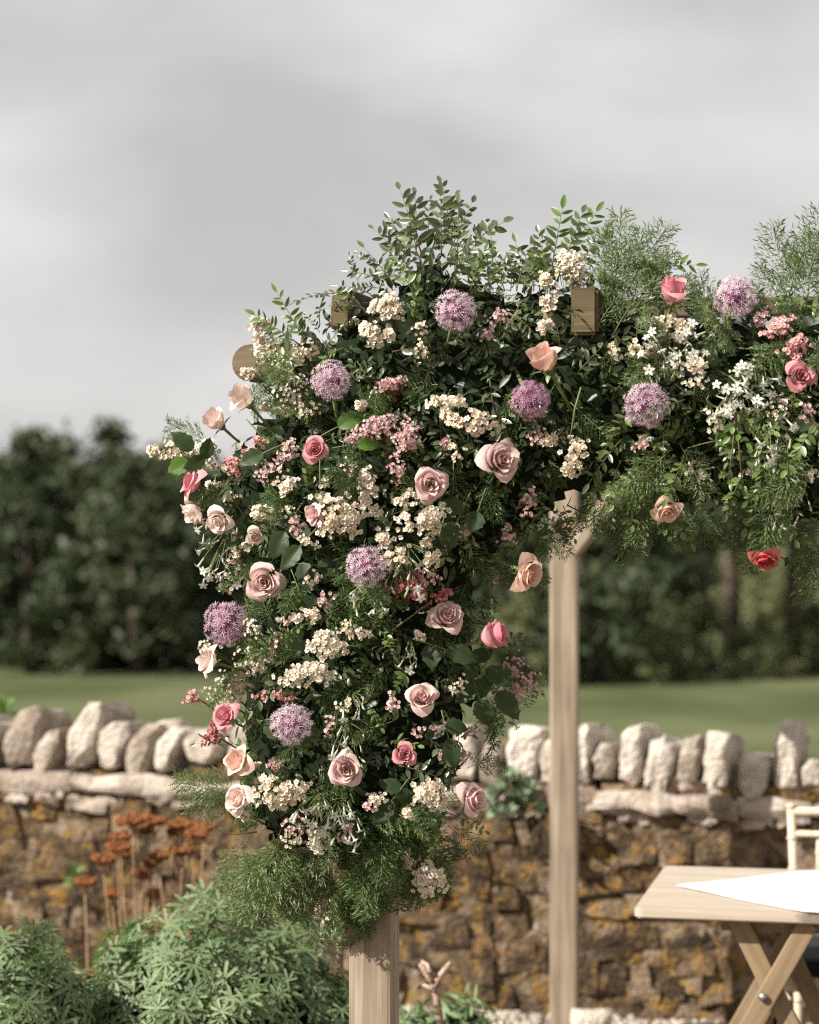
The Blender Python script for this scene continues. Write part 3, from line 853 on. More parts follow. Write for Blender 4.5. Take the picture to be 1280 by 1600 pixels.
chair_o = P(1247, 1500, 6.70); chair_o.z = 0
chair = thing('banquet_chair', 'limewashed wooden chair with black cushion behind the table', 'chair', Matrix.Translation(chair_o) @ Matrix.Rotation(R(-16), 4, 'Z'))
def bamboo(mb, pts, r, rings=5):
    mb.tube(pts, r, 8)
    p0, p1 = Vector(pts[0]), Vector(pts[-1])
    for k in range(1, rings + 1):
        q = p0.lerp(p1, k / (rings + 1)); dv = (p1 - p0).normalized()
        mb.tube([q - dv * .006, q, q + dv * .006], [r * 1.02, r * 1.35, r * 1.02], 8, 0, False)
CWD = .40
def ch(name, f):
    b = MB(); f(b); obj(name, b.build(name, M['chair']), chair)
ch('back_post', lambda b: (bamboo(b, [(0, 0, .0), (.0, 0, .45)], .013, 3), bamboo(b, [(0, 0, .45), (-.022, .02, .872)], .0125, 4), b.tube([(-.022, .02, .870), (-.022, .02, .878), (-.022, .02, .884)], [.013, .016, .006], 8)))
ch('back_post', lambda b: (bamboo(b, [(CWD, 0, .0), (CWD, 0, .45)], .013, 3), bamboo(b, [(CWD, 0, .45), (CWD + .022, .02, .872)], .0125, 4), b.tube([(CWD + .022, .02, .870), (CWD + .022, .02, .878), (CWD + .022, .02, .884)], [.013, .016, .006], 8)))
ch('leg', lambda b: bamboo(b, [(.03, -.38, .0), (.02, -.37, .44)], .013, 4))
ch('leg', lambda b: bamboo(b, [(CWD - .03, -.38, .0), (CWD - .02, -.37, .44)], .013, 4))
ch('top_rail', lambda b: bamboo(b, [(-.022, .02, .862), (CWD / 2, .035, .866), (CWD + .022, .02, .862)], .0115, 3))
ch('back_rail', lambda b: bamboo(b, [(-.018, .017, .80), (CWD / 2, .03, .80), (CWD + .018, .017, .80)], .009, 3))
ch('back_rail', lambda b: bamboo(b, [(-.008, .008, .63), (CWD / 2, .02, .63), (CWD + .008, .008, .63)], .010, 3))
for k in range(5):
    x = CWD * (k + .75) / 5.5
    ch('spindle', lambda b: bamboo(b, [(x, .022, .64), (x, .03, .80)], .0075, 2))
for zz in (.16, .27):
    ch('stretcher', lambda b: bamboo(b, [(.0, 0, zz), (.025, -.375, zz)], .009, 2))
    ch('stretcher', lambda b: bamboo(b, [(CWD, 0, zz), (CWD - .025, -.375, zz)], .009, 2))
ch('stretcher', lambda b: bamboo(b, [(.025, -.375, .2), (CWD - .025, -.375, .2)], .009, 2))
obj('seat_frame', box_mesh('seat_frame', CWD + .01, .40, .045, M['cream'], .02), chair, Matrix.Translation((CWD / 2, -.19, .455)))
obj('cushion', box_mesh('cushion', CWD - .015, .385, .05, M['cushion'], .022), chair, Matrix.Translation((CWD / 2, -.19, .498)))

# ------------------------------------------------------------------ leaf shapes (Y = along the leaf, Z = upper face)
def lance(L_, W_, n=5, fold=.25, curl=.15, pw=1.0, twist=0.0):
    vs = []; fs = []; tn = []
    for j in range(n + 1):
        t = j / n
        w = W_ * .5 * (math.sin(math.pi * (t ** pw)) ** .8 if 0 < t < 1 else 0.0)
        z = -curl * L_ * t * t
        y = L_ * t
        vs += [(-w, y, z + fold * w), (0, y, z), (w, y, z + fold * w)]
        tn += [.55, .35, .55]
    for j in range(n):
        a = j * 3
        fs += [(a, a + 1, a + 4, a + 3), (a + 1, a + 2, a + 5, a + 4)]
    return vs, fs, tn

def ovate(L_, W_, n=11, m=6, fold=.2, curl=.2, serr=.04, seed=0):
    """broad rose leaf with toothed rim and sunken veins"""
    vs = []; fs = []; tn = []
    rs = random.Random(seed)
    for j in range(n + 1):
        t = j / n
        w = W_ * .5 * (math.sin(math.pi * t ** .82) ** .75 if 0 < t < 1 else .0)
        w *= 1 + serr * (1 if j % 2 else -1) * 1.6
        for i in range(m + 1):
            u = -1 + 2 * i / m
            z = -curl * L_ * t * t + fold * abs(u) * w - .25 * w * u * u * fold + .02 * L_ * math.sin(j * 2.1 + abs(u) * 2) * abs(u)
            vs.append((u * w, L_ * t - .06 * L_ * abs(u), z)); tn.append(.35 + .3 * abs(u))
    for j in range(n):
        for i in range(m):
            a = j * (m + 1) + i
            fs.append((a, a + 1, a + m + 2, a + m + 1))
    return vs, fs, tn

def cutleaf(size, lobes=7, seed=0):
    """palmate leaf cut into narrow toothed fingers"""
    rs = random.Random(seed)
    vs = []; fs = []; tn = []
    for k in range(lobes):
        a = R(-125 + 250 * k / (lobes - 1))
        l = size * (.62 + .38 * math.cos(a * .62)) * rs.uniform(.9, 1.08)
        w = size * .17
        dx, dy = math.sin(a), math.cos(a)
        nx, ny = dy, -dx
        drop = -.22
        def pt(t, o, zz=0):
            z = drop * (t * l) ** 2 / size + zz + .10 * size * t
            return (dx * l * t + nx * o, dy * l * t + ny * o, z)
        b = len(vs)
        prof = [(.0, .25), (.3, .55), (.48, 1.0), (.58, .62), (.74, 1.05), (.84, .55), (1.0, 0.0)]
        for t, o in prof:
            tt = t + (.10 if o > .9 else 0)
            vs += [pt(tt, -o * w * .5, .02 * size * o), pt(t, 0), pt(tt, o * w * .5, .02 * size * o)]
            tn += [.6, .3, .6]
        for j in range(len(prof) - 1):
            q = b + j * 3
            fs += [(q, q + 1, q + 4, q + 3), (q + 1, q + 2, q + 5, q + 4)]
    return vs, fs, tn

# ------------------------------------------------------------------ garden plants
def mound(name, label, cat, c, rx, ry, h, n, leafmeshes, mat, size, stuff_n, hump=1.0, group=None, tilt=.35):
    """leafy mound: the 300 leaves showing largest as parts, the rest one mass"""
    r = thing(name, label, cat, Matrix.Translation(c), group)
    spots = []
    for k in range(n + stuff_n):
        a = rnd(0, 6.283); q = math.sqrt(random.random())
        el = math.acos(rnd(0, 1))        # over the dome
        dv = Vector((math.cos(a) * math.sin(el), math.sin(a) * math.sin(el), math.cos(el)))
        bump = 1 + .16 * mnoise.noise(dv * 2.6 + Vector((c[0] * 9, 2, 5))) + .08 * mnoise.noise(dv * 6)
        inner = rnd(.90, 1.03)
        p = Vector((dv.x * rx, dv.y * ry, dv.z ** .75 * h)) * bump * inner
        nn = Vector((dv.x / rx, dv.y / ry, dv.z / h)).normalized()
        front = -nn.y * .7 + nn.z * .5 + (inner - .95) * 3
        spots.append((front + rnd(-.15, .15), p, nn))
    spots.sort(key=lambda s: -s[0])
    def fr(p, nn):
        side = (nn.cross(rvec())).normalized()
        yd = (side + nn * rnd(-.1, .35) + Vector((0, 0, -.25))).normalized()
        return frame(p, yd, nn + rvec() * tilt + Vector((0, 0, .3)), size * rnd(.7, 1.25))
    for _, p, nn in spots[:n]:
        obj('leaf', random.choice(leafmeshes), r, fr(p, nn))
    b = MB()
    raw = [leafraw for leafraw in mound.raw]
    for _, p, nn in spots[n:]:
        v, f, t = random.choice(raw)
        b.add(v, f, 0, [x + rnd(-.1, .1) for x in t], fr(p * rnd(.8, 1.0), nn))
    # stalks that carry them
    o = tag(obj('foliage', b.build('foliage', mat), r), kind='stuff')
    sb = MB()
    for k in range(40):
        a = rnd(0, 6.283); q = rnd(.2, .85)
        e = Vector((math.cos(a) * rx * q, math.sin(a) * ry * q, h * math.sqrt(1 - q * q) * .92))
        sb.tube(bezier((e.x * .2, e.y * .2, 0), (e.x * .5, e.y * .5, e.z * .8), e, 4), [.006, .005, .004, .003, .002], 5)
    tag(obj('stems', sb.build('stems', M['stem']), r), kind='stuff')
    # dark shell, the plant's inner shade put into its colour
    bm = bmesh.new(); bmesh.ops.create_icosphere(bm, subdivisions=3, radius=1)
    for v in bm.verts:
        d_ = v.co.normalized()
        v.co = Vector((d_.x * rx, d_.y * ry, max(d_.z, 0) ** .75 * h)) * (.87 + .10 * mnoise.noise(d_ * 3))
    me = bpy.data.meshes.new('inner_shade'); bm.to_mesh(me); bm.free(); me.materials.append(M['dark_core'])
    tag(obj('inner_shade', me, r), kind='stuff')
    return r

random.seed(41)
raws = [cutleaf(1.0, 7, s) for s in range(4)]
cutm = [mesh('leaf', v, f, M['geranium'], None, True, t) for v, f, t in raws]
mound.raw = raws
c = P(340, 1600, 5.75); c.z = 0
mound('cut_leaved_plant', 'broad grey-green mound of finely cut leaves beside the flowered post', 'plant', c, .50, .45, .735, 300, cutm, M['geranium'], .050, 3200, tilt=.7)
c = P(25, 1600, 5.45); c.z = 0
mound('cut_leaved_plant', 'smaller grey-green mound of cut leaves at the left edge', 'plant', c, .25, .30, .765, 240, cutm, M['geranium'], .049, 1700, tilt=.7)
c = P(-330, 1600, 5.7); c.z = 0
mound('cut_leaved_plant', 'grey-green mound of cut leaves past the left edge of the picture', 'plant', c, .26, .30, .62, 60, cutm, M['geranium'], .056, 400)
raws2 = [lance(1.0, .2, 4, .3, .25, .9) for _ in range(1)] + [lance(1.0, .17, 4, .2, -.1, 1.0)]
nar = [mesh('leaf', v, f, M['catmint'], None, True, t) for v, f, t in raws2]
mound.raw = raws2
c = P(700, 1600, 6.3); c.z = 0
mound('narrow_leaved_plant', 'low pale green plant with narrow leaves between the two posts', 'plant', c, .24, .24, .45, 260, nar, M['catmint'], .06, 900, tilt=.9)

# dried rusty flower heads in front of the wall
HEADS = [(665, 632, 150), (775, 640, 105), (930, 660, 170), (1020, 672, 110), (600, 718, 95), (590, 770, 115), (515, 828, 105), (615, 805, 105), (425, 942, 95), (795, 818, 85),
         (755, 850, 65), (910, 790, 115), (705, 908, 95), (562, 1004, 75), (985, 705, 105), (765, 1008, 75), (690, 660, 90), (880, 690, 80)]
random.seed(43)
def flat_head(w, seed):
    b = MB()
    rs = random.Random(seed)
    for k in range(int(200 + w * 2600)):
        a = rs.uniform(0, 6.283); q = math.sqrt(rs.random())
        p = Vector((math.cos(a) * q * w * .5, math.sin(a) * q * w * .5, rs.uniform(-.010, .012) * (1.2 - q * q) + .010 * mnoise.noise(Vector((math.cos(a) * q * 3, math.sin(a) * q * 3, seed)))))
        s = rs.uniform(.004, .007)
        b.add([p + Vector(v) * s for v in ((1, 0, 0), (-.5, .87, 0), (-.5, -.87, 0), (0, 0, 1.1), (0, 0, -1))],
              [(0, 1, 3), (1, 2, 3), (2, 0, 3), (1, 0, 4), (2, 1, 4), (0, 2, 4)], 0, rs.uniform(.2, .8))
    for k in range(9):
        a = rs.uniform(0, 6.283); q = rs.uniform(.4, .9)
        b.tube([(0, 0, -.05), (math.cos(a) * q * w * .45, math.sin(a) * q * w * .45, .004)], [.0016, .001], 4, 1)
    return b.build('flower_head', [M['rust'], M['drystem']])
def head_clump(label, idx, basex, spread):
    base = P(basex, 1480, 7.25); base.z = 0
    r = thing('dried_yarrow', label, 'dried plant', Matrix.Translation(base))
    for i in idx:
        x, y, w = HEADS[i]
        px, py = x / 3.2, 1080 + y / 3.2
        d = 7.25 + rnd(-.12, .2)
        p = P(px, py + 3, d)
        ww = w / 3.2 / FPX * d * 1.15
        hm = (flat_head(ww, i), Matrix.Translation(p - base) @ Matrix.Rotation(rnd(-.12, .12), 4, 'X') @ Matrix.Rotation(rnd(-.1, .1), 4, 'Y'))
        b = MB()
        foot = base + Vector((rnd(-spread, spread) + (p.x - base.x) * .45, rnd(-.06, .06), 0))
        b.tube(bezier(foot - base, foot.lerp(p, .5) - base + Vector(((p.x - foot.x) * -.15, 0, 0)), p - base - Vector((0, 0, .035)), 6), [.0036, .0034, .0032, .003, .0028, .0025, .002], 6)
        so = obj('stem', b.build('stem', M['drystem']), r)
        obj('flower_head', hm[0], so, hm[1])
    return r
head_clump('dried yarrow with flat rust-brown heads against the dark wall, larger clump', [0, 1, 4, 5, 6, 7, 12, 13, 16], 215, .03)
head_clump('dried yarrow with rust-brown heads closest to the flowered post', [2, 3, 9, 10, 11, 14, 15, 17], 285, .03)
head_clump('small dried yarrow with one low rusty head beside green leaves', [8], 150, .01)
# little green seedling on the wall beside it
def small_plant(name, label, c, n, l, w, mat, spread=1.0, up=.4, cat='plant'):
    r = thing(name, label, cat, Matrix.Translation(c))
    v, f, t = lance(l, w, 4, .2, .2, .8)
    me = mesh('leaf', v, f, mat, None, True, t)
    for k in range(n):
        dv = (rvec() * spread + Vector((0, -.25, up))).normalized()
        obj('leaf', me, r, frame(dv * l * rnd(0, .7), dv, Vector((0, -.4, 1)), rnd(.6, 1.2)))
    return r
small_plant('seedling', 'small green seedling growing out of the dark wall', P(115, 1370, 7.9), 16, .04, .02, M['rusc'])
small_plant('green_shoot', 'green leafy shoot poking up behind the first coping stones', P(6, 1118, 9.1), 26, .07, .035, M['rusc'])
# succulent on the coping
suc = thing('succulent', 'pale green succulent clump growing on the coping beside the rear post', 'succulent', Matrix.Translation(P(806, 1245, 7.98)))
v, f, t = lance(.05, .028, 4, .35, -.2, .7)
sm_ = mesh('leaf', v, f, M['succulent'], None, True, t)
random.seed(44)
for k in range(24):
    cpos = Vector((rnd(-.075, .075), rnd(-.07, .0), rnd(-.06, .09)))
    ax = (Vector((cpos.x * 6, -.8, .7)) + rvec() * .3).normalized()
    for j in range(9):
        a = j * 2.399
        si = ax.orthogonal().normalized(); si = Matrix.Rotation(a, 3, ax) @ si
        dv = (si * (.5 + .05 * j) + ax * (1.1 - .09 * j)).normalized()
        obj('leaf', sm_, suc, frame(cpos, dv, ax * -1 if False else ax, rnd(.7, 1.1)))

# bare pruned branches behind the post
def bare(name, label, paths, d):
    p0 = P(*paths[0][0], d); base = Vector((p0.x, d, 0))
    r = thing(name, label, 'branch', Matrix.Translation(base))
    for pth, r0, r1 in [(p[0:-2], p[-2], p[-1]) for p in paths]:
        b = MB(); pts = [P(x, y, d + .02 * i) - base for i, (x, y) in enumerate(pth)]
        n = len(pts)
        b.tube(pts, [r0 + (r1 - r0) * i / (n - 1) for i in range(n)], 8)
        obj('branch', b.build('branch', M['branch']), r)
bare('pruned_shrub', 'bundle of bare pinkish branches under the flowers beside the post',
     [[(470, 1640), (478, 1440), (492, 1385), .010, .0085], [(478, 1640), (490, 1440), (505, 1398), .010, .009], [(500, 1640), (505, 1450), (520, 1405), .011, .009],
      [(530, 1640), (532, 1460), (540, 1410), .010, .008], [(478, 1440), (466, 1412), (462, 1392), .007, .005], [(505, 1450), (525, 1425), (531, 1400), .006, .005]], 5.9)
bare('pruned_branch', 'bare forked pinkish branch sticking up between the two posts',
     [[(700, 1680), (680, 1545), (672, 1520), .010, .009], [(674, 1535), (660, 1512), (652, 1503), .008, .006], [(676, 1545), (690, 1522), (704, 1505), .0085, .0075], [(672, 1520), (668, 1508), (655, 1500), .006, .005], [(680, 1548), (664, 1540), (652, 1543), .006, .005]], 6.0)

# ------------------------------------------------------------------ the flower garland: its body
BODY = [(408, 575), (450, 520), (530, 450), (590, 410), (640, 360), (700, 345), (745, 390), (800, 415), (860, 405), (930, 400), (1000, 430), (1060, 460), (1150, 462), (1220, 452), (1400, 470), (1520, 480),
        (1520, 850), (1300, 850), (1230, 840), (1170, 815), (1100, 805), (1020, 805), (950, 785), (890, 805), (850, 845), (800, 880), (765, 920), (758, 985), (782, 1050), (760, 1110), (735, 1165), (738, 1230),
        (705, 1285), (680, 1340), (635, 1370), (590, 1405), (545, 1395), (480, 1365), (420, 1345), (378, 1290), (360, 1230), (358, 1150), (352, 1080), (362, 1000), (358, 930), (358, 870), (325, 800), (325, 745), (330, 705), (370, 670), (410, 625)]
BP = np.array(BODY, float)
RPX = 185.0
RAD = .225
def body_dist(px, py):
    """signed distance in photograph pixels to the garland's outline (positive inside) and direction to the nearest edge"""
    a = BP; b = np.roll(BP, -1, 0)
    p = np.array([px, py]); ab = b - a; ap = p - a
    t = np.clip((ap * ab).sum(1) / (ab * ab).sum(1), 0, 1)
    q = a + ab * t[:, None]
    dd = np.hypot(*(p - q).T)
    i = int(dd.argmin())
    cross = ((a[:, 1] > py) != (b[:, 1] > py)) & (px < (b[:, 0] - a[:, 0]) * (py - a[:, 1]) / (b[:, 1] - a[:, 1] + 1e-12) + a[:, 0])
    ins = cross.sum() % 2 == 1
    g = q[i] - p
    n = np.hypot(*g) + 1e-9
    return (dd[i] if ins else -dd[i]), (g / n if ins else -g / n)

def axis_d(px):
    x = (px - 640) / FPX * 4.7
    return 4.74 - .21 * (x - A0.x) - .02
def surf(px, py, side=1):
    """point on the garland's surface, its normal and how far inside the outline"""
    ds, g = body_dist(px, py)
    s = min(1, max(0, ds / RPX))
    t = 1 - s
    off = RAD * math.sqrt(max(0, 1 - t * t))
    lump = .03 * mnoise.noise(Vector((px * .011, py * .011, 4.2)))
    d = axis_d(px) - side * (off + lump * s * 2)
    n = Vector((g[0] * t, -side * math.sqrt(max(0.02, 1 - t * t)), -g[1] * t)).normalized()
    return P(px, py, d), n, ds

# added dark core, hidden under the leaves, keeps light from passing through
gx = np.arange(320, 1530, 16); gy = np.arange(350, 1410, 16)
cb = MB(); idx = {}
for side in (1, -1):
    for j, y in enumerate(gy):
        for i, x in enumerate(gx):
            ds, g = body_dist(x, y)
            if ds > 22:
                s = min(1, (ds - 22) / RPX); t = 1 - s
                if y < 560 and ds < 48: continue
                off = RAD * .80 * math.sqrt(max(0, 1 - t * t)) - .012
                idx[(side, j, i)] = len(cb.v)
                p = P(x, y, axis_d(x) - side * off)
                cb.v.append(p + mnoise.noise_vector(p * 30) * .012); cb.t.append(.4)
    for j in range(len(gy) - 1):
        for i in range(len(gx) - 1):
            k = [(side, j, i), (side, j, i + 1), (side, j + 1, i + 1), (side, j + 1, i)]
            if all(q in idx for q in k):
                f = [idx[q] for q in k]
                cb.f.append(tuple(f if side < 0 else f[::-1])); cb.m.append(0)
tag(obj('garland_light_blocker', cb.build('garland_light_blocker', M['dark_core'])), 'unseen dark core added inside the garland to block light', 'dark_core', kind='stuff')

# loose filler leaves: one uncountable mass
random.seed(51)
flv = [lance(.026, .010, 3, .2, .2, .8), lance(.034, .012, 3, .25, .1, .9), lance(.020, .011, 3, .2, .3, .7)]
fb = MB(); cnt = 0
while cnt < 8500:
    px, py = rnd(300, 1520), rnd(330, 1420)
    side = 1 if random.random() < .74 else -1
    p, n, ds = surf(px, py, side)
    if ds < 4: continue
    cnt += 1
    p = p - n * rnd(.012, .08)
    dv = (rvec() + n * .7 + Vector((0, 0, -.15))).normalized()
    v, f, t = random.choice(flv)
    tt = rnd(-.3, .35)
    fb.add(v, f, 0, [x + tt for x in t], frame(p, dv, n + rvec() * .8, rnd(.7, 1.2)))
tag(obj('garland_foliage', fb.build('garland_foliage', M['filler'])), 'small dark leaves packed densely through the flower garland', 'foliage', kind='stuff')

# ------------------------------------------------------------------ roses
def petal_geo(rk, h, W_, flare, curl, seed, nu=8, nv=7, z0=0.0, base=.07):
    rs = random.Random(seed)
    ph = rs.uniform(0, 6.28); amp = rs.uniform(.03, .07); sk = rs.uniform(-.12, .12)
    vs = []; tn = []; fs = []
    for j in range(nv + 1):
        v = j / nv
        for i in range(nu + 1):
            u = -1 + 2 * i / nu
            ve = v * (1 - .24 * abs(u) ** 2.4 + .07 * max(0, 1 - 2.2 * abs(u)) + sk * u * .5)
            wr = u * W_ * (.30 + .70 * math.sin(min(1, ve * 1.35) * math.pi / 2))
            q = min(ve / .62, 1)
            lip = max(0, (ve - .60) / .40)
            r = base + (rk - base) * (1 - (1 - q) ** 2) + flare * lip ** 1.8
            z = z0 + h * (ve - curl * lip ** 2)
            w = amp * lip * math.sin(u * 5 + ph)
            r += w; z += w * .6
            vs.append((r * math.cos(wr), r * math.sin(wr), z))
            tn.append(ve * .9 + .1 * abs(u))
    for j in range(nv):
        for i in range(nu):
            a = j * (nu + 1) + i
            fs.append((a, a + 1, a + nu + 2, a + nu + 1))
    return vs, fs, tn

# (openness) -> list of petal rings
def rose_kit(kind, mat, seed):
    """meshes of one rose: the furled heart, and the outer petals one by one with their turn"""
    rs = random.Random(seed)
    hb = MB()
    if kind == 'full':
        inner = [(.05, .74, 2.6, .01), (.09, .77, 2.4, .02), (.13, .80, 2.0, .02), (.17, .82, 1.8, .03), (.21, .83, 1.6, .04), (.25, .84, 1.5, .05), (.29, .84, 1.4, .06), (.34, .83, 1.3, .07), (.39, .82, 1.2, .09)]
        outer = [(.45, .84, 1.15, .10, .08), (.50, .84, 1.1, .12, .12), (.55, .83, 1.1, .14, .18), (.60, .81, 1.05, .17, .25), (.64, .79, 1.05, .20, .35), (.68, .76, 1.0, .22, .45), (.71, .72, 1.0, .24, .55), (.73, .68, .95, .25, .6), (.75, .62, .95, .25, .65), (.76, .55, .9, .25, .7)]
    elif kind == 'cup':
        inner = [(.08, .92, 2.4, .01), (.14, .95, 2.2, .01), (.20, .97, 1.7, .02), (.26, .98, 1.6, .03), (.32, .98, 1.5, .05)]
        outer = [(.40, .98, 1.35, .08, .05), (.46, .98, 1.3, .11, .1), (.52, .96, 1.25, .15, .15), (.58, .92, 1.2, .20, .3), (.62, .86, 1.1, .28, .45), (.64, .78, 1.05, .32, .6), (.66, .70, 1.0, .34, .7)]
    else:   # bud
        inner = [(.08, 1.12, 2.4, .0), (.14, 1.14, 2.2, .01), (.20, 1.15, 1.8, .01), (.27, 1.15, 1.7, .02)]
        outer = [(.36, 1.15, 1.6, .02, .02), (.42, 1.14, 1.5, .04, .05), (.48, 1.12, 1.4, .06, .1), (.53, 1.06, 1.35, .12, .2), (.56, 1.0, 1.25, .2, .4)]
    for k, (rk, h, W_, fl) in enumerate(inner):
        v, f, t = petal_geo(rk, h, W_, fl, .05, seed * 31 + k, 9, 5)
        hb.add(v, f, 0, t, Matrix.Rotation(k * 2.4 + rs.uniform(-.3, .3), 4, 'Z'))
    kit = [('heart', hb.build('heart', mat), Matrix.Identity(4))]
    a = rs.uniform(0, 6)
    for k, o_ in enumerate(outer):
        v, f, t = petal_geo(o_[0], o_[1], o_[2], o_[3], o_[4], seed * 17 + k)
        a += 2.2 + rs.uniform(-.25, .25)
        kit.append(('petal', mesh('petal', v, f, mat, None, True, t), Matrix.Rotation(a, 4, 'Z') @ Matrix.Rotation(rs.uniform(-.06, .08), 4, 'Y')))
    return kit

v, f, t = lance(.62, .17, 4, .3, .5, .6)
sep_m = mesh('sepal', v, f, M['sepal'], None, True, t)
b = MB(); b.tube([(0, 0, -1.9), (0.05, 0, -.9), (0, 0, -.12), (0, 0, .05)], [.07, .07, .085, .2], 8); stem_m = b.build('stem', M['stem'])
b = MB(); b.tube([(0, 0, -.16), (0, 0, -.04), (0, 0, .06)], [.10, .19, .20], 9); calyx_m = b.build('calyx', M['sepal'])
KITS = {}
MATS = {'d': DUSTY, 'b': BLUSH, 'c': CORAL, 'p': PEACH, 'r': RED}
def rose(label, px, py, diam, col, kind, face, lift=.068, seed=0, extra=None, dd=None):
    key = (kind, col, seed % 3)
    if key not in KITS: KITS[key] = rose_kit(kind, MATS[col], hash((kind, col)) % 97 + seed % 3 * 5 + 3 if False else {'full': 3, 'cup': 11, 'bud': 23}[kind] + seed % 3 * 5)
    p, n, ds = surf(px, py)
    d = p.y - lift - .13 * max(0, min(1, (45 - ds) / 45)) if dd is None else dd
    pos = P(px, py, d)
    s = diam * .54 / FPX * d / {'full': 1.0, 'cup': .86, 'bud': .66}[kind]
    ax = Vector((face[0], -face[2], face[1])).normalized()
    pos = pos - ax * s * .42
    r = thing('rose', label, 'rose', zframe(pos, ax, s, rnd(0, 6.28)), 'roses in the garland')
    for nm, me, m4 in KITS[key]: obj(nm, me, r, m4)
    cal = obj('calyx', calyx_m, r)
    for k in range(5):
        a = k * 1.2566
        obj('sepal', sep_m, cal, Matrix.Rotation(a, 4, 'Z') @ Matrix.Translation((0, .12, -.02)) @ Matrix.Rotation(rnd(.1, .5) if kind == 'full' else rnd(.5, 1.0), 4, 'X'))
    obj('stem', stem_m, r)
    return r

ROSES = [
 ('pale blush rosebud at the upper left, above its green leaves', 382, 624, 40, 'b', 'bud', (-.5, .55, .3)),
 ('cream blush rosebud left of the topmost left-hand leaves', 339, 660, 38, 'b', 'bud', (-.5, .45, .5)),
 ('deep coral rose highest of the three at the left tip', 301, 756, 44, 'c', 'cup', (-.75, .35, .25)),
 ('cream rose directly below the deep coral one at left', 303, 799, 46, 'b', 'cup', (-.7, -.5, .35)),
 ('blush rose tucked right of the cream one at left', 342, 814, 40, 'b', 'cup', (-.25, -.3, .8)),
 ('small coral-pink rose framed by rounded green leaves', 493, 702, 38, 'c', 'cup', (-.15, .15, 1)),
 ('pink rose half hidden behind a cream blossom cluster', 491, 803, 34, 'd', 'cup', (-.6, 0, .6)),
 ('large open dusty-pink rose left of the middle allium', 412, 910, 60, 'd', 'full', (-.12, .0, 1)),
 ('blush rose below the lowest left allium', 327, 1033, 46, 'b', 'cup', (-.75, .25, .35)),
 ('coral-red rose left of the lowest purple allium', 352, 1119, 46, 'c', 'full', (-.35, .3, .7)),
 ('peach-pink ruffled bloom above the white peony-like rose', 372, 1190, 46, 'p', 'cup', (-.5, .3, .5)),
 ('ruffled white-pink rose lowest on the left side', 370, 1248, 48, 'b', 'full', (-.5, .2, .7)),
 ('dusty-pink rose above the white trumpet flowers, low centre', 541, 1203, 54, 'd', 'full', (-.1, .0, 1)),
 ('small bright pink rose low in the dark foliage', 633, 1179, 38, 'c', 'full', (.12, .1, 1)),
 ('dusty-pink rose with cream back in the dark centre', 660, 1091, 48, 'd', 'cup', (.0, .45, .8)),
 ('pink rose facing the rear post, lowest on the right', 739, 1250, 50, 'd', 'cup', (.65, .1, .6)),
 ('dusty-pink rose with a drooping cream petal', 699, 964, 50, 'd', 'cup', (.15, .45, .75)),
 ('coral-red rose leaning right beside the dark leaves', 766, 996, 46, 'c', 'bud', (.85, .3, .25)),
 ('mauve-pink rose left of its larger neighbour, upper centre', 672, 757, 54, 'd', 'full', (.05, .0, 1)),
 ('large mauve-pink rose with flared petals, upper centre', 783, 718, 58, 'd', 'cup', (.35, .1, .9)),
 ('peach rose hanging beside the top of the rear post', 823, 895, 56, 'p', 'cup', (.55, -.25, .5)),
 ('peach rose lying on top of the dark purple allium', 852, 566, 50, 'p', 'bud', (-.35, .6, .3)),
 ('peach rose hanging face down under the beam', 1041, 797, 44, 'p', 'cup', (.05, -.6, .75)),
 ('red rose hanging lowest under the beam', 1196, 872, 44, 'r', 'cup', (-.1, -.75, .6)),
 ('coral rose standing on top of the beam', 1051, 460, 46, 'c', 'bud', (.1, .85, .35)),
 ('coral-pink open rose nearest the right edge', 1252, 587, 50, 'c', 'full', (.1, .05, 1)),
 ('pale rose petals below the left cream cluster', 398, 838, 26, 'b', 'cup', (.2, -.2, .9)),
]
random.seed(61)
for i, rr in enumerate(ROSES):
    dd = None
    rose(*rr, seed=i)
# the drooping petal of the centre rose
# ------------------------------------------------------------------ alliums
def allium_meshes(seed, mat, dense=1.0):
    rs = random.Random(seed)
    fb_ = MB()
    n = int(190 * dense)
    for k in range(n):
        z = 1 - 2 * (k + .5) / n; a = k * 2.39996
        q = math.sqrt(1 - z * z)
        if mnoise.noise(Vector((q * math.cos(a) * 2.2, q * math.sin(a) * 2.2, z * 2.2 + seed * 4))) < -.33 and rs.random() < .75: continue
        dv = (Vector((q * math.cos(a), q * math.sin(a), z)) + Vector((rs.gauss(0, .07), rs.gauss(0, .07), rs.gauss(0, .07)))).normalized()
        rr = rs.uniform(.74, 1.0)
        c = dv * rr
        si = dv.orthogonal().normalized(); ta = dv.cross(si)
        # stalk
        fb_.add([dv * .15, c + si * .012, c - si * .012], [(0, 1, 2)], 0, .25)
        ph = rs.uniform(0, 1)
        for j in range(6):
            b_ = ph + j * 1.0472
            e = si * math.cos(b_) + ta * math.sin(b_); g = dv.cross(e)
            l = rs.uniform(.15, .21); w = .022
            tipp = c + e * l + dv * rs.uniform(.03, .10)
            mid = c + e * l * .5 + dv * .01
            fb_.add([c, mid + g * w, tipp, mid - g * w], [(0, 1, 2, 3)], 0, [.35, .55, .75, .55])
        for j in range(3):
            b_ = rs.uniform(0, 6.28)
            e = si * math.cos(b_) + ta * math.sin(b_); g = dv.cross(e)
            tipp = c + e * .06 + dv * rs.uniform(.10, .16)
            fb_.add([c + g * .008, c - g * .008, tipp], [(0, 1, 2)], 0, .85)
    bm = bmesh.new(); bmesh.ops.create_icosphere(bm, subdivisions=2, radius=.5)
    me = bpy.data.meshes.new('core'); bm.to_mesh(me); bm.free(); me.materials.append(M['alliumcore'])
    return fb_.build('florets', mat), me
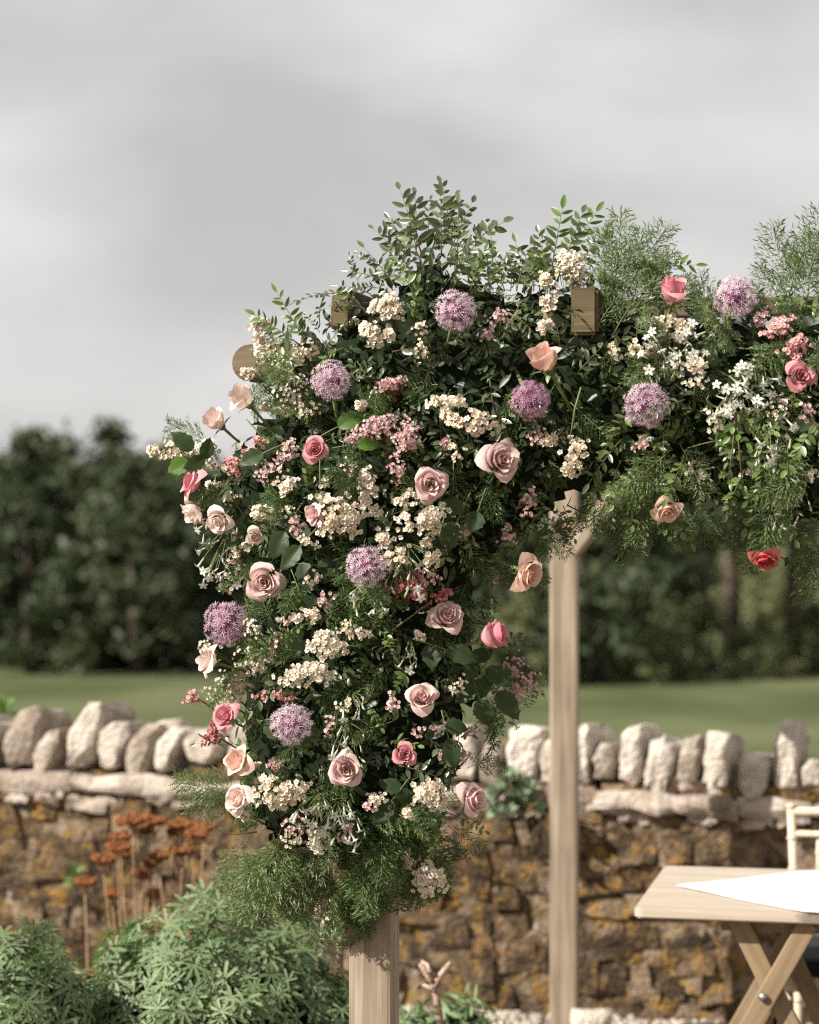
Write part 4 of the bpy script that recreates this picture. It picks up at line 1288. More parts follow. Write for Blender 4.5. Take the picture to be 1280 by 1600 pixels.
AM = [allium_meshes(1, M['allium']), allium_meshes(2, M['allium']), allium_meshes(3, M['alliumdark'], 1.1)]
b = MB(); b.tube([(0, 0, -4.2), (.1, 0, -2), (0, 0, -.45)], [.10, .10, .12], 8); astem = b.build('stem', M['stem'])
ALL = [('round lilac allium nearest the rounded beam end', 517, 594, 66, 0, (-.1, .5, .7)),
       ('lilac allium highest on the garland, below the tall sprigs', 712, 486, 68, 1, (.1, .4, .9)),
       ('dark purple allium under the square rafter end', 829, 626, 66, 2, (.1, -.3, 1)),
       ('purple allium in the centre of the garland', 574, 886, 72, 1, (-.1, .2, 1)),
       ('lilac allium furthest left, below the open rose', 354, 974, 76, 0, (-.5, .2, .8)),
       ('round lilac allium lowest on the post', 456, 1132, 68, 1, (-.2, .3, 1)),
       ('lilac allium on the beam above the fresh green sprigs', 1009, 633, 76, 0, (-.1, .2, 1)),
       ('pale lilac allium standing on top of the beam', 1149, 465, 72, 0, (.1, .4, .8))]
for i, (lab, px, py, dia, k, face) in enumerate(ALL):
    p, n, ds = surf(px, py)
    pos = P(px, py, p.y - .07 - .08 * max(0, min(1, (50 - ds) / 50)))
    s = dia * .5 / FPX * pos.y / 1.02
    r = thing('allium', lab, 'allium', zframe(pos, Vector((face[0], -face[2] * .6, face[1])), s, rnd(0, 6.28)), 'alliums in the garland')
    tag(obj('florets', AM[k][0], r), kind='stuff')
    obj('core', AM[k][1], r)
    obj('stem', astem, r)

# ------------------------------------------------------------------ blossom sprays
def blossom(mb, p, nrm, s, rs, mi_p=0, mi_e=1, closed=False):
    """little five-petalled cup with a coloured eye"""
    si = nrm.orthogonal().normalized(); ta = nrm.cross(si)
    ph = rs.uniform(0, 1.2)
    tn = rs.uniform(.25, .8)
    cup = .75 if closed else rs.uniform(.05, .45)
    for j in range(5):
        b_ = ph + j * 1.2566
        e = si * math.cos(b_) + ta * math.sin(b_); g = nrm.cross(e)
        m_ = p + e * s * .55 + nrm * s * cup * .4
        t_ = p + e * s * (.95 - cup * .3) + nrm * s * cup
        mb.add([p + e * s * .12, m_ + g * s * .40, t_ + g * s * .22, t_ - g * s * .22, m_ - g * s * .40], [(0, 1, 2, 3, 4)], mi_p, min(1, tn + rs.uniform(-.08, .08)))
    if not closed:
        ring = [p + (si * math.cos(k * 1.047) + ta * math.sin(k * 1.047)) * s * .27 + nrm * s * .10 for k in range(6)]
        mb.add(ring + [p + nrm * s * .02], [(k, (k + 1) % 6, 6) for k in range(6)], mi_e, rs.uniform(.1, .9))
    # calyx
    ring = [p + (si * math.cos(k * 1.257) + ta * math.sin(k * 1.257)) * s * .26 for k in range(5)]
    mb.add(ring + [p - nrm * s * .65], [((k + 1) % 5, k, 5) for k in range(5)], mi_p, tn * .6)

def spray(name, label, cat, px, py, w, h, ang, n, size, mats, seed, lift=.03, closed=.25, group=None, stem_mat='stem', loose=.0):
    """domed cluster of small blossoms on thin stalks; w, h in photograph pixels"""
    rs = random.Random(seed)
    p0, nrm, ds = surf(px, py)
    d = p0.y - lift
    pos = P(px, py, d)
    nrm = (nrm * .5 + Vector((-.1, -1, .25))).normalized()
    k_ = d / FPX
    r = thing(name, label, cat, Matrix.Translation(pos), group)
    b_ = MB(); sb = MB()
    ca, sa = math.cos(R(ang)), math.sin(R(ang))
    root = -nrm * .07 + Vector((0, .02, -.02))
    # sub-heads so that the outline stays uneven
    subs = []
    m = max(2, int(n / 9))
    for q in range(m):
        a = rs.uniform(0, 6.283); rr_ = math.sqrt(rs.random()) * .72
        subs.append((math.cos(a) * rr_, math.sin(a) * rr_))
    for i in range(n):
        sx, sy = subs[i % m]
        u = sx + rs.gauss(0, .17 + loose); v_ = sy + rs.gauss(0, .17 + loose)
        q = math.hypot(u, v_)
        if q > 1.05: u /= q; v_ /= q; q = 1
        x = u * w * .5; y = v_ * h * .5
        X = (x * ca - y * sa) * k_; Z = (x * sa + y * ca) * k_
        dome = math.sqrt(max(0, 1 - min(1, q) ** 2)) * min(w, h) * .36 * k_ + rs.uniform(-.008, .006)
        p = Vector((X, -dome, Z))
        nn = (nrm + Vector((X, 0, Z)) / (max(w, h) * k_) * 2.2 + Vector((rs.gauss(0, .35), rs.gauss(0, .25), rs.gauss(0, .35)))).normalized()
        blossom(b_, p, nn, size * rs.uniform(.8, 1.15), rs, closed=rs.random() < closed)
        if i % 2 == 0:
            sb.add([root * .8 + Vector((sx * w * .3 * k_, .0, sy * h * .3 * k_)), p - nn * size * .5 + Vector((.0006, 0, 0)), p - nn * size * .5 - Vector((.0006, 0, 0))], [(0, 1, 2)], 0)
    sb.tube([root * 1.4, root * .6, Vector((0, 0, 0))], [.002, .0018, .001], 5)
    tag(obj('blossoms', b_.build('blossoms', mats), r), kind='stuff')
    tag(obj('stalks', sb.build('stalks', M[stem_mat]), r), kind='stuff')
    return r

WAX = [M['wax'], M['waxeye']]; PWX = [M['pinkwax'], M['pinkeye']]; PPK = [M['palepink'], M['palepink']]; RDB = [M['redbud'], M['pinkeye']]
# label, px, py, w, h, angle, n
WSPR = [
 ('rounded cream blossom cluster below the half-round rafter end', 607, 485, 62, 54, 0, 64),
 ('cream cluster hanging under the rounded one near the rafter end', 592, 522, 62, 44, 15, 46),
 ('cream blossoms above the rounded end of the beam', 408, 515, 38, 40, 0, 32),
 ('cream blossoms covering the upper edge of the beam end', 408, 545, 40, 28, 0, 22),
 ('small cream blossom ball in front of the rounded beam end', 392, 583, 36, 36, 0, 30),
 ('long cream blossom spray reaching furthest to the left', 268, 706, 80, 30, 0, 52),
 ('cream blossoms where the leftmost spray joins the garland', 318, 697, 50, 30, -10, 28),
 ('round cream cluster in front of the square rafter end', 893, 425, 60, 62, 0, 70),
 ('cream blossoms trailing left of the square rafter end', 855, 462, 34, 70, -10, 40),
 ('small cream blossoms below the trailing ones by the rafter', 852, 508, 30, 36, 0, 18),
 ('wide cream cluster above the pair of mauve roses, upper lobe', 702, 634, 70, 36, 5, 44),
 ('wide cream cluster above the pair of mauve roses, lower lobe', 735, 655, 84, 48, 25, 62),
 ('large cream cluster above the central purple allium', 530, 810, 70, 78, 15, 86),
 ('drooping cream cluster beside the grey rounded leaves', 577, 768, 38, 84, -12, 48),
 ('small cream cluster between the left roses and the large cluster', 413, 803, 44, 36, 0, 30),
 ('cream blossoms falling below the mauve rose', 655, 815, 96, 46, -12, 54),
 ('cream blossoms trailing right of the white trumpets', 672, 862, 40, 50, 0, 22),
 ('cream cluster above the lowest allium, upper tip', 512, 1010, 62, 50, 20, 50),
 ('cream cluster above the lowest allium, broad half', 478, 1056, 100, 44, 5, 74),
 ('broad cream cluster right of the white-pink rose', 436, 1238, 96, 56, -8, 92),
 ('flat-topped cream cluster left of the lowest right rose', 677, 1238, 78, 50, -5, 66),
 ('tiny cream cluster below the flat-topped one', 638, 1275, 34, 20, 10, 14),
 ('cream cluster hanging lowest, beside the post', 668, 1374, 56, 66, -15, 70),
 ('cream blossoms right of the large flared rose', 903, 712, 48, 66, 10, 46),
 ('cream blossoms on the beam left of the white trumpets', 1050, 514, 80, 44, 10, 46),
 ('small cream blossoms among the pale pink sprays', 566, 628, 34, 24, 0, 18),
 ('cream blossoms behind the rose that faces right', 785, 905, 40, 26, 20, 16),
 ('cream blossoms under the white-pink rose on the left', 385, 1275, 36, 20, 0, 14),
 ('white blossoms hanging at the right edge below the red rose', 1258, 878, 30, 24, 0, 12),
]
random.seed(62)
for i, (lab, px, py, w, h, an, n) in enumerate(WSPR):
    spray('blossom_spray', lab, 'blossom spray', px, py, w * 1.12, h * 1.12, -an, int(n * 1.7), .0066, WAX, 200 + i, lift=.11 if i in (2, 3, 4, 19, 20, 21, 22, 27) else .05, group='cream blossom sprays')
PSPR = [
 ('pale pink feathery spray below the left lilac allium', 610, 600, 52, 26, -15, 70, PPK, .0036),
 ('large pale pink feathery spray in the upper centre', 590, 668, 84, 34, -12, 130, PPK, .0036),
 ('pale pink feathery spray falling beside the mauve rose', 636, 680, 44, 70, 25, 110, PPK, .0036),
 ('thin pale pink tail below the feathery sprays', 618, 735, 26, 60, 0, 40, PPK, .0034),
 ('pink blossom cluster in front of the left leaf spray', 362, 732, 42, 36, 0, 26, PWX, .0058),
 ('pink blossoms left of the small coral rose', 396, 700, 50, 36, 10, 20, PWX, .0052),
 ('pink blossom spray above the right-edge rose, upper half', 1222, 515, 66, 36, -20, 34, PWX, .0058),
 ('pink blossom spray above the right-edge rose, lower half', 1246, 545, 62, 44, -30, 44, PWX, .0056),
 ('dark red buds below the central purple allium', 640, 925, 90, 60, -20, 46, RDB, .0048),
 ('dark red buds above the rose with the drooping petal', 690, 935, 40, 30, 0, 22, RDB, .0046),
 ('pale pink buds reaching toward the rear post', 820, 1075, 66, 70, 30, 60, PPK, .0042),
 ('pink buds right of the dark leaves, upper tip', 800, 1040, 40, 60, 20, 26, PPK, .0042),
 ('pink buds sticking out left of the coral-red rose', 300, 1086, 40, 36, 20, 22, PWX, .0048),
 ('red buds hanging under the coral-red rose on the left', 338, 1150, 36, 70, 25, 44, RDB, .0046),
 ('pink buds above the lowest lilac allium', 430, 1088, 70, 34, 10, 26, PWX, .0048),
 ('pale pink blossoms above the peach rose by the rear post', 872, 830, 50, 60, 20, 36, PPK, .0050),
 ('pale pink blossoms scattered below the large flared rose', 815, 780, 50, 60, -10, 24, PPK, .0044),
 ('pink buds beside the flat-topped cream cluster', 735, 1180, 60, 40, 0, 26, PPK, .0040),
]
for i, (lab, px, py, w, h, an, n, mt, sz) in enumerate(PSPR):
    spray('pink_spray', lab, 'blossom spray', px, py, w, h, -an, int(n * 1.4), sz * 1.05, mt, 300 + i, lift=.05, closed=.6 if mt is not PWX else .3, group='pink blossom sprays', stem_mat='redtwig', loose=.06)
# tiny greenish-white fluff on the left side
FSPR = [('fine white filler flowers below the blush rose on the left', 350, 1075, 60, 60, 0, 70), ('fine white filler flowers above the coral-red rose', 372, 1058, 60, 50, 0, 60),
        ('fine white filler flowers left of the lilac allium', 330, 1010, 40, 40, 0, 34), ('fine white filler flowers under the leftmost allium', 395, 1030, 60, 44, 0, 44),
        ('fine white filler flowers under the small beam-end cluster', 430, 560, 60, 44, 20, 40), ('fine white filler flowers left of the upper allium', 455, 610, 56, 60, -20, 46),
        ('fine white filler flowers below the open rose', 400, 985, 40, 50, 0, 24), ('fine white filler flowers near the leftmost cream spray', 330, 720, 60, 40, 10, 30)]
for i, (lab, px, py, w, h, an, n) in enumerate(FSPR):
    spray('filler_flower', lab, 'filler flower', px, py, w, h, -an, int(n * 1.3), .0042, WAX, 400 + i, closed=.5, group='fine white filler flowers', loose=.1, lift=.035)

# ------------------------------------------------------------------ white trumpet sprays
b = MB()
b.tube([(0, 0, 0), (0, .006, 0), (0, .016, 0), (0, .019, 0)], [.0009, .0014, .0019, .0026], 6, 0, False)
for j in range(5):
    a = j * 1.2566
    e = Vector((math.cos(a), 0, math.sin(a))); g = Vector((-math.sin(a), 0, math.cos(a)))
    c = Vector((0, .019, 0))
    b.add([c + e * .0018 + g * .0014, c + e * .006 + g * .0028 + Vector((0, .0016, 0)), c + e * .0100 + Vector((0, .0004, 0)), c + e * .006 - g * .0028 + Vector((0, .0016, 0)), c + e * .0018 - g * .0014], [(0, 1, 2, 3, 4)], 0, .7)
trump = b.build('flower', M['jasmine'])
b = MB(); b.tube([(0, 0, 0), (0, .008, 0), (0, .015, 0), (0, .020, 0)], [.0010, .0017, .0026, .0006], 6); budm = b.build('bud', M['jasbud'])
JSP = [('white trumpet flowers bunched on the beam under the cream blossoms', 1056, 552, 100, 70, 48, .6, (.0, .2)),
       ('white trumpet flowers in the middle of the beam', 1160, 612, 84, 70, 44, .7, (0, -.4)),
       ('white trumpet flowers trailing down near the right edge', 1205, 690, 56, 110, 26, .55, (.1, -1)),
       ('greenish buds trailing lowest near the right edge', 1235, 770, 60, 110, 20, .25, (.2, -1)),
       ('white flowers spilling off the left side below the blush roses', 345, 858, 56, 110, 30, .7, (-.6, -.6)),
       ('white trumpet flowers below the dusty rose, low centre', 530, 1285, 84, 70, 30, .6, (.1, -.8)),
       ('white trumpet flowers hanging under the low cream cluster', 495, 1265, 70, 50, 18, .6, (-.1, -.9)),
       ('greenish-white trumpets hanging right of the central allium', 635, 890, 70, 80, 30, .4, (.05, -1)),
       ('greenish-white trumpets hanging under the central allium', 580, 935, 70, 40, 18, .35, (0, -1)),
       ('white flowers in the dark centre right of the lowest allium', 548, 1105, 40, 40, 7, .6, (0, -1)),
       ('white trumpet buds below the rose with the drooping petal', 642, 1020, 36, 40, 7, .3, (0, -1)),
       ('greenish white buds draped over the low dusty-pink rose', 545, 1160, 50, 56, 12, .2, (.1, -1)),
       ('white flowers beside the pale pink buds near the rear post', 790, 1105, 50, 50, 9, .7, (.2, -.5))]
random.seed(63)
for i, (lab, px, py, w, h, n, op, dr) in enumerate(JSP):
    p0, nrm, ds = surf(px, py)
    pos = P(px, py, p0.y - .028); k_ = pos.y / FPX
    r = thing('trumpet_flower_spray', lab, 'flower spray', Matrix.Translation(pos), 'white trumpet flower sprays')
    sb = MB()
    root = Vector((-dr[0] * w * .4 * k_, .03, -dr[1] * h * .5 * k_))
    for q in range(n):
        x, z_ = rnd(-.5, .5) * w * k_, rnd(-.5, .5) * h * k_
        p = Vector((x, rnd(-.03, .01), z_))
        dv = (Vector((dr[0], -.45, dr[1])) + rvec() * .75).normalized()
        if random.random() < op: obj('flower', trump, r, frame(p, dv, rvec(), rnd(.85, 1.25)))
        else: obj('bud', budm, r, frame(p, dv, rvec(), rnd(.7, 1.15)))
        sb.tube(bezier(root, (root + p) * .5 + Vector((0, -.012, .008)), p, 4), .0007, 4, 0, False)
    tag(obj('stalks', sb.build('stalks', M['stem']), r), kind='stuff')

# ------------------------------------------------------------------ greenery
EXTRA = []
LAND = [(l[0], l[1], n_) for n_, l in zip(['the pale upper-left rosebud', 'the cream left rosebud', 'the deep coral left rose', 'the cream left rose', 'the tucked-in blush rose', 'the leaf-framed coral rose', 'the half-hidden pink rose', 'the large open rose', 'the left-allium blush rose', 'the left coral-red rose',
        'the peach ruffled bloom', 'the ruffled white-pink rose', 'the low dusty rose', 'the small bright pink rose', 'the cream-backed centre rose', 'the lowest right rose', 'the drooping-petal rose', 'the right-leaning coral rose', 'the smaller mauve rose', 'the large flared rose',
        'the peach rose by the rear post', 'the peach rose on the dark allium', 'the face-down peach rose', 'the hanging red rose', 'the coral rose on the beam', 'the right-edge coral rose', 'the pale petals'], [(r_[1], r_[2]) for r_ in ROSES])]
LAND += [(l[1], l[2], n_) for n_, l in zip(['the beam-end allium', 'the highest allium', 'the dark purple allium', 'the central allium', 'the leftmost allium', 'the lowest allium', 'the beam allium', 'the allium atop the beam'], ALL)]
LAND += [(913, 485, 'the square rafter end'), (530, 480, 'the half-round rafter end'), (385, 565, 'the rounded beam end'), (585, 1450, 'the bare foot of the post'), (668, 1374, 'the lowest cream cluster'), (720, 645, 'the wide cream cluster'), (530, 810, 'the large cream cluster'),
         (268, 706, 'the leftmost cream spray'), (1160, 612, 'the beam trumpet flowers'), (1235, 530, 'the right pink blossom spray'), (436, 1238, 'the broad low cream cluster')]
def where(px, py):
    x, y, nm = min(LAND, key=lambda l: (l[0] - px) ** 2 + (l[1] - py) ** 2)
    dx, dy = px - x, py - y
    if abs(dx) < 10 and abs(dy) < 10: return 'around ' + nm
    if abs(dy) > 2.2 * abs(dx): return ('below ' if dy > 0 else 'above ') + nm
    if abs(dx) > 2.2 * abs(dy): return ('right of ' if dx > 0 else 'left of ') + nm
    return ('below and ' if dy > 0 else 'above and ') + ('right of ' if dx > 0 else 'left of ') + nm

random.seed(65)
for i, (kd, px, py, w, h) in enumerate([('w', 432, 640, 44, 30), ('w', 448, 757, 46, 34), ('w', 604, 838, 44, 40), ('w', 640, 786, 64, 40), ('w', 702, 832, 44, 30), ('w', 622, 874, 50, 56), ('p', 420, 735, 50, 40), ('p', 445, 705, 44, 36),
        ('f', 360, 885, 44, 56), ('f', 378, 860, 50, 40), ('w', 480, 965, 50, 28), ('f', 360, 1100, 56, 44), ('p', 425, 1185, 50, 40), ('f', 405, 1205, 56, 36), ('f', 500, 1325, 64, 34), ('w', 1090, 575, 50, 34), ('w', 1000, 545, 60, 40),
        ('f', 1120, 660, 60, 50), ('w', 862, 690, 34, 26), ('p', 790, 838, 34, 44), ('p', 748, 1135, 44, 44), ('p', 705, 1185, 56, 34), ('f', 640, 690, 40, 40), ('p', 540, 690, 44, 34), ('f', 470, 560, 50, 44), ('f', 480, 640, 44, 50),
        ('w', 335, 760, 36, 22), ('p', 460, 830, 40, 40), ('f', 560, 985, 44, 40), ('p', 665, 905, 60, 50), ('f', 590, 1250, 50, 36), ('f', 450, 1310, 60, 36), ('f', 350, 920, 36, 50), ('p', 1180, 500, 44, 30), ('f', 1215, 640, 50, 50), ('w', 640, 1340, 36, 30)]):
    nm, lab, mt, sz, n = {'w': ('blossom_spray', 'loose cream blossoms', WAX, .0062, 30), 'p': ('pink_spray', 'loose pale pink blossoms', PPK, .0044, 34), 'f': ('filler_flower', 'fine white filler flowers', WAX, .0042, 34)}[kd]
    spray(nm, lab + ' ' + where(px, py), 'blossom spray', px, py, w, h, rnd(-25, 25), n, sz, mt, 600 + i, lift=.035, closed=.4, group={'w': 'cream blossom sprays', 'p': 'pink blossom sprays', 'f': 'fine white filler flowers'}[kd], loose=.07)

taken = [(r_[1], r_[2], r_[3] * .6) for r_ in ROSES] + [(a[1], a[2], a[3] * .6) for a in ALL] + [(w_[1], w_[2], (w_[3] + w_[4]) * .26) for w_ in WSPR] + [(w_[1], w_[2], (w_[3] + w_[4]) * .26) for w_ in PSPR]
random.seed(66); made = 0
while made < 44:
    px, py = (rnd(340, 560), rnd(560, 1330)) if random.random() < .6 else (rnd(560, 1270), rnd(470, 1300))
    ds, g = body_dist(px, py)
    if ds < 8 or any((px - x) ** 2 + (py - y) ** 2 < (q_ + 14) ** 2 for x, y, q_ in taken): continue
    taken.append((px, py, 18)); made += 1
    kd = random.choice('wppff')
    nm, lab, mt, sz, n = {'w': ('blossom_spray', 'few scattered cream blossoms', WAX, .0060, 16), 'p': ('pink_spray', 'few scattered pale pink blossoms', PPK, .0046, 22), 'f': ('filler_flower', 'wispy white filler flowers', WAX, .0040, 24)}[kd]
    spray(nm, lab + ' ' + where(px, py), 'blossom spray', px, py, rnd(30, 60), rnd(24, 50), rnd(-40, 40), n, sz, mt, 700 + made, lift=.035, closed=.4, group={'w': 'cream blossom sprays', 'p': 'pink blossom sprays', 'f': 'fine white filler flowers'}[kd], loose=.12)

def curve_pts(L_, bend, side, n):
    return [Vector((side * L_ * (i / n) ** 2, L_ * (i / n) * (1 - .12 * abs(bend) * (i / n)), -bend * L_ * (i / n) ** 2)) for i in range(n + 1)]

def pinnate_kit(L_, pairs, ll, lw, mat, seed, bend=.35):
    """stem with pairs of leaflets and one at the tip"""
    rs = random.Random(seed)
    pts = curve_pts(L_, bend * rs.uniform(.4, 1.3), rs.uniform(-.2, .2), 8)
    b_ = MB(); b_.tube(pts, [.0017 - .0013 * i / 8 for i in range(9)], 5)
    kit = [('stem', b_.build('stem', M['twig']), Matrix.Identity(4))]
    var = []
    for q in range(3):
        v_, f_, t_ = lance(ll * rs.uniform(.85, 1.15), lw * rs.uniform(.85, 1.15), 5, rs.uniform(.15, .4), rs.uniform(-.05, .25), .85)
        var.append(mesh('leaf', v_, f_, mat, None, True, t_))
    for k in range(pairs):
        t_ = .22 + .76 * k / pairs
        i = min(7, int(t_ * 8)); p = pts[i].lerp(pts[i + 1], t_ * 8 - i); tg = (pts[i + 1] - pts[i]).normalized()
        sc = 1 - .35 * abs(t_ - .45)
        for s_ in (-1, 1):
            if rs.random() < .06: continue
            dv = (tg * rs.uniform(.25, 1.0) + Vector((s_, 0, rs.uniform(-.6, .6)))).normalized()
            p = p + tg * rs.uniform(-.004, .006)
            kit.append(('leaf', rs.choice(var), frame(p, dv, Vector((rs.uniform(-.8, .8), rs.uniform(-.6, .6), 1)), sc * rs.uniform(.65, 1.15))))
    kit.append(('leaf', var[0], frame(pts[-1], pts[-1] - pts[-2], Vector((0, 0, 1)), .9)))
    return kit

def fern_kit(L_, seed, mat, spread=.42, nl=.0155, bend=.5):
    """feathery asparagus frond: side branchlets set with short needles"""
    rs = random.Random(seed)
    pts = curve_pts(L_, bend * rs.uniform(.5, 1.3), rs.uniform(-.25, .25), 8)
    b_ = MB(); b_.tube(pts, [.0014 - .001 * i / 8 for i in range(9)], 5)
    nb = MB()
    def needles(p0, p1, n, l):
        for k in range(n):
            p = p0.lerp(p1, (k + rs.random()) / n); tg = (p1 - p0).normalized()
            r_ = Vector((rs.gauss(0, 1), rs.gauss(0, 1), rs.gauss(0, 1)))
            dv = (tg * .75 + r_.normalized() * .75).normalized()
            g = dv.cross(r_).normalized() * l * .085
            nb.add([p, p + dv * l * .5 + g, p + dv * l, p + dv * l * .5 - g], [(0, 1, 2, 3)], 0, rs.uniform(.25, .75))
    for k in range(22):
        t_ = .12 + .86 * k / 22
        i = min(7, int(t_ * 8)); p = pts[i].lerp(pts[i + 1], t_ * 8 - i); tg = (pts[i + 1] - pts[i]).normalized()
        l = L_ * spread * (1 - t_) ** .6 * rs.uniform(.6, 1.1) + .012
        s_ = 1 if k % 2 else -1
        dv = (tg * .9 + Vector((s_ * .9, 0, rs.uniform(-.4, .4)))).normalized()
        e = p + dv * l + Vector((0, 0, -.1 * l))
        b_.add([p + tg * .0005, p - tg * .0005, e], [(0, 1, 2)], 0)
        needles(p, e, int(7 + l * 420), nl * rs.uniform(.8, 1.1))
    needles(pts[5], pts[8], 22, nl)
    return [('stem', b_.build('stem', M['stem']), Matrix.Identity(4)), ('needles', nb.build('needles', mat), Matrix.Identity(4))]

def roseleaf_kit(seed, n=3, mat='roseleaf'):
    rs = random.Random(seed)
    b_ = MB(); pts = curve_pts(.06, .2, 0, 6); b_.tube(pts, .0014, 5)
    kit = [('stem', b_.build('stem', M['stem']), Matrix.Identity(4))]
    for k in range(n):
        v_, f_, t_ = ovate(rs.uniform(.048, .062), rs.uniform(.034, .044), 8, 6, rs.uniform(.2, .6), rs.uniform(.05, .45), .05, seed + k)
        me = mesh('leaf', v_, f_, M[mat], None, True, t_)
        if k == 0: m4 = frame(pts[-1], Vector((0, 1, -.2)), Vector((0, 0, 1)))
        else:
            s_ = 1 if k % 2 else -1
            m4 = frame(pts[3], Vector((s_, .35, -.1)), Vector((0, 0, 1)), .9)
        kit.append(('leaf', me, m4))
    return kit

PIN = [pinnate_kit(rnd(.10, .15), 5 + k % 3, .031, .0125, M['pist'], 70 + k) for k in range(6)]
PINB = [pinnate_kit(rnd(.12, .16), 7, .032, .011, M['rusc'], 80 + k, .2) for k in range(3)]
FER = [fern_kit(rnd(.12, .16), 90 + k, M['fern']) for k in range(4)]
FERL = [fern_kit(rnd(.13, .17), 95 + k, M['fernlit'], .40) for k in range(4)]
RUS = [pinnate_kit(.11, 6, .024, .0115, M['rusc'], 100 + k, .3) for k in range(4)]
RLF = [roseleaf_kit(110 + k, 3 if k < 1 else 2 if k < 3 else 1) for k in range(5)]

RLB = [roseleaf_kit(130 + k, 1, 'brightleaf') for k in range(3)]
def place(kit, name, label, cat, pos, ydir, zh, s, group):
    r = thing(name, label, cat, frame(pos, ydir, zh, s), group)
    for nm, me, m4 in kit: obj(nm, me, r, m4)
    return r

KINDS_ = {'pin': (PIN, 'leafy_sprig', 'grey-green narrow-leaved sprig', 'sprig', 'leafy sprigs in the garland'),
         'pinb': (PINB, 'fresh_sprig', 'fresh green paired-leaf sprig', 'sprig', 'fresh green sprigs in the garland'),
         'fer': (FER, 'feathery_frond', 'dark feathery frond', 'frond', 'feathery fronds in the garland'),
         'ferl': (FERL, 'pale_frond', 'pale feathery frond', 'frond', 'pale feathery fronds in the garland'),
         'rus': (RUS, 'oval_leaf_sprig', 'bright oval-leaved sprig', 'sprig', 'oval-leaved sprigs in the garland'),
         'rlb': (RLB, 'rose_leaf_spray', 'bright sunlit green rose leaf', 'rose leaves', 'rose leaves in the garland'),
         'rlf': (RLF, 'rose_leaf_spray', 'broad dark rose leaves', 'rose leaves', 'rose leaves in the garland')}
def pose(dv, s):
    v_ = Vector(dv).normalized()
    w_ = 'upright ' if v_.z > .75 else 'drooping ' if v_.z < -.75 else 'forward-pointing ' if v_.y < -.8 else ('right-leaning ' if v_.x > 0 else 'left-leaning ')
    return ('small ' if s < .62 else 'large ' if s > .8 else '') + w_
def sprig(kind, px, py, dirv, s=1.0, depth=None, zh=None, out_=0.0, label=None):
    kits, nm, lab, cat, grp = KINDS_[kind]
    p, n, ds = surf(px, py)
    if depth is not None: p = P(px, py, p.y + depth)
    p = p + n * out_
    dv = Vector(dirv)
    tip = p + dv.normalized() * .07 * s
    tx = 640 + tip.x / tip.y * FPX; ty = 800 - (tip.z - EYE) / tip.y * FPX
    place(random.choice(kits), nm, label or (pose(dv, s) + lab + ' ' + where(tx, ty)), cat, p, dv, zh if zh is not None else (n + Vector((0, -.3, .4)) + rvec() * .35), s, grp)

random.seed(71)
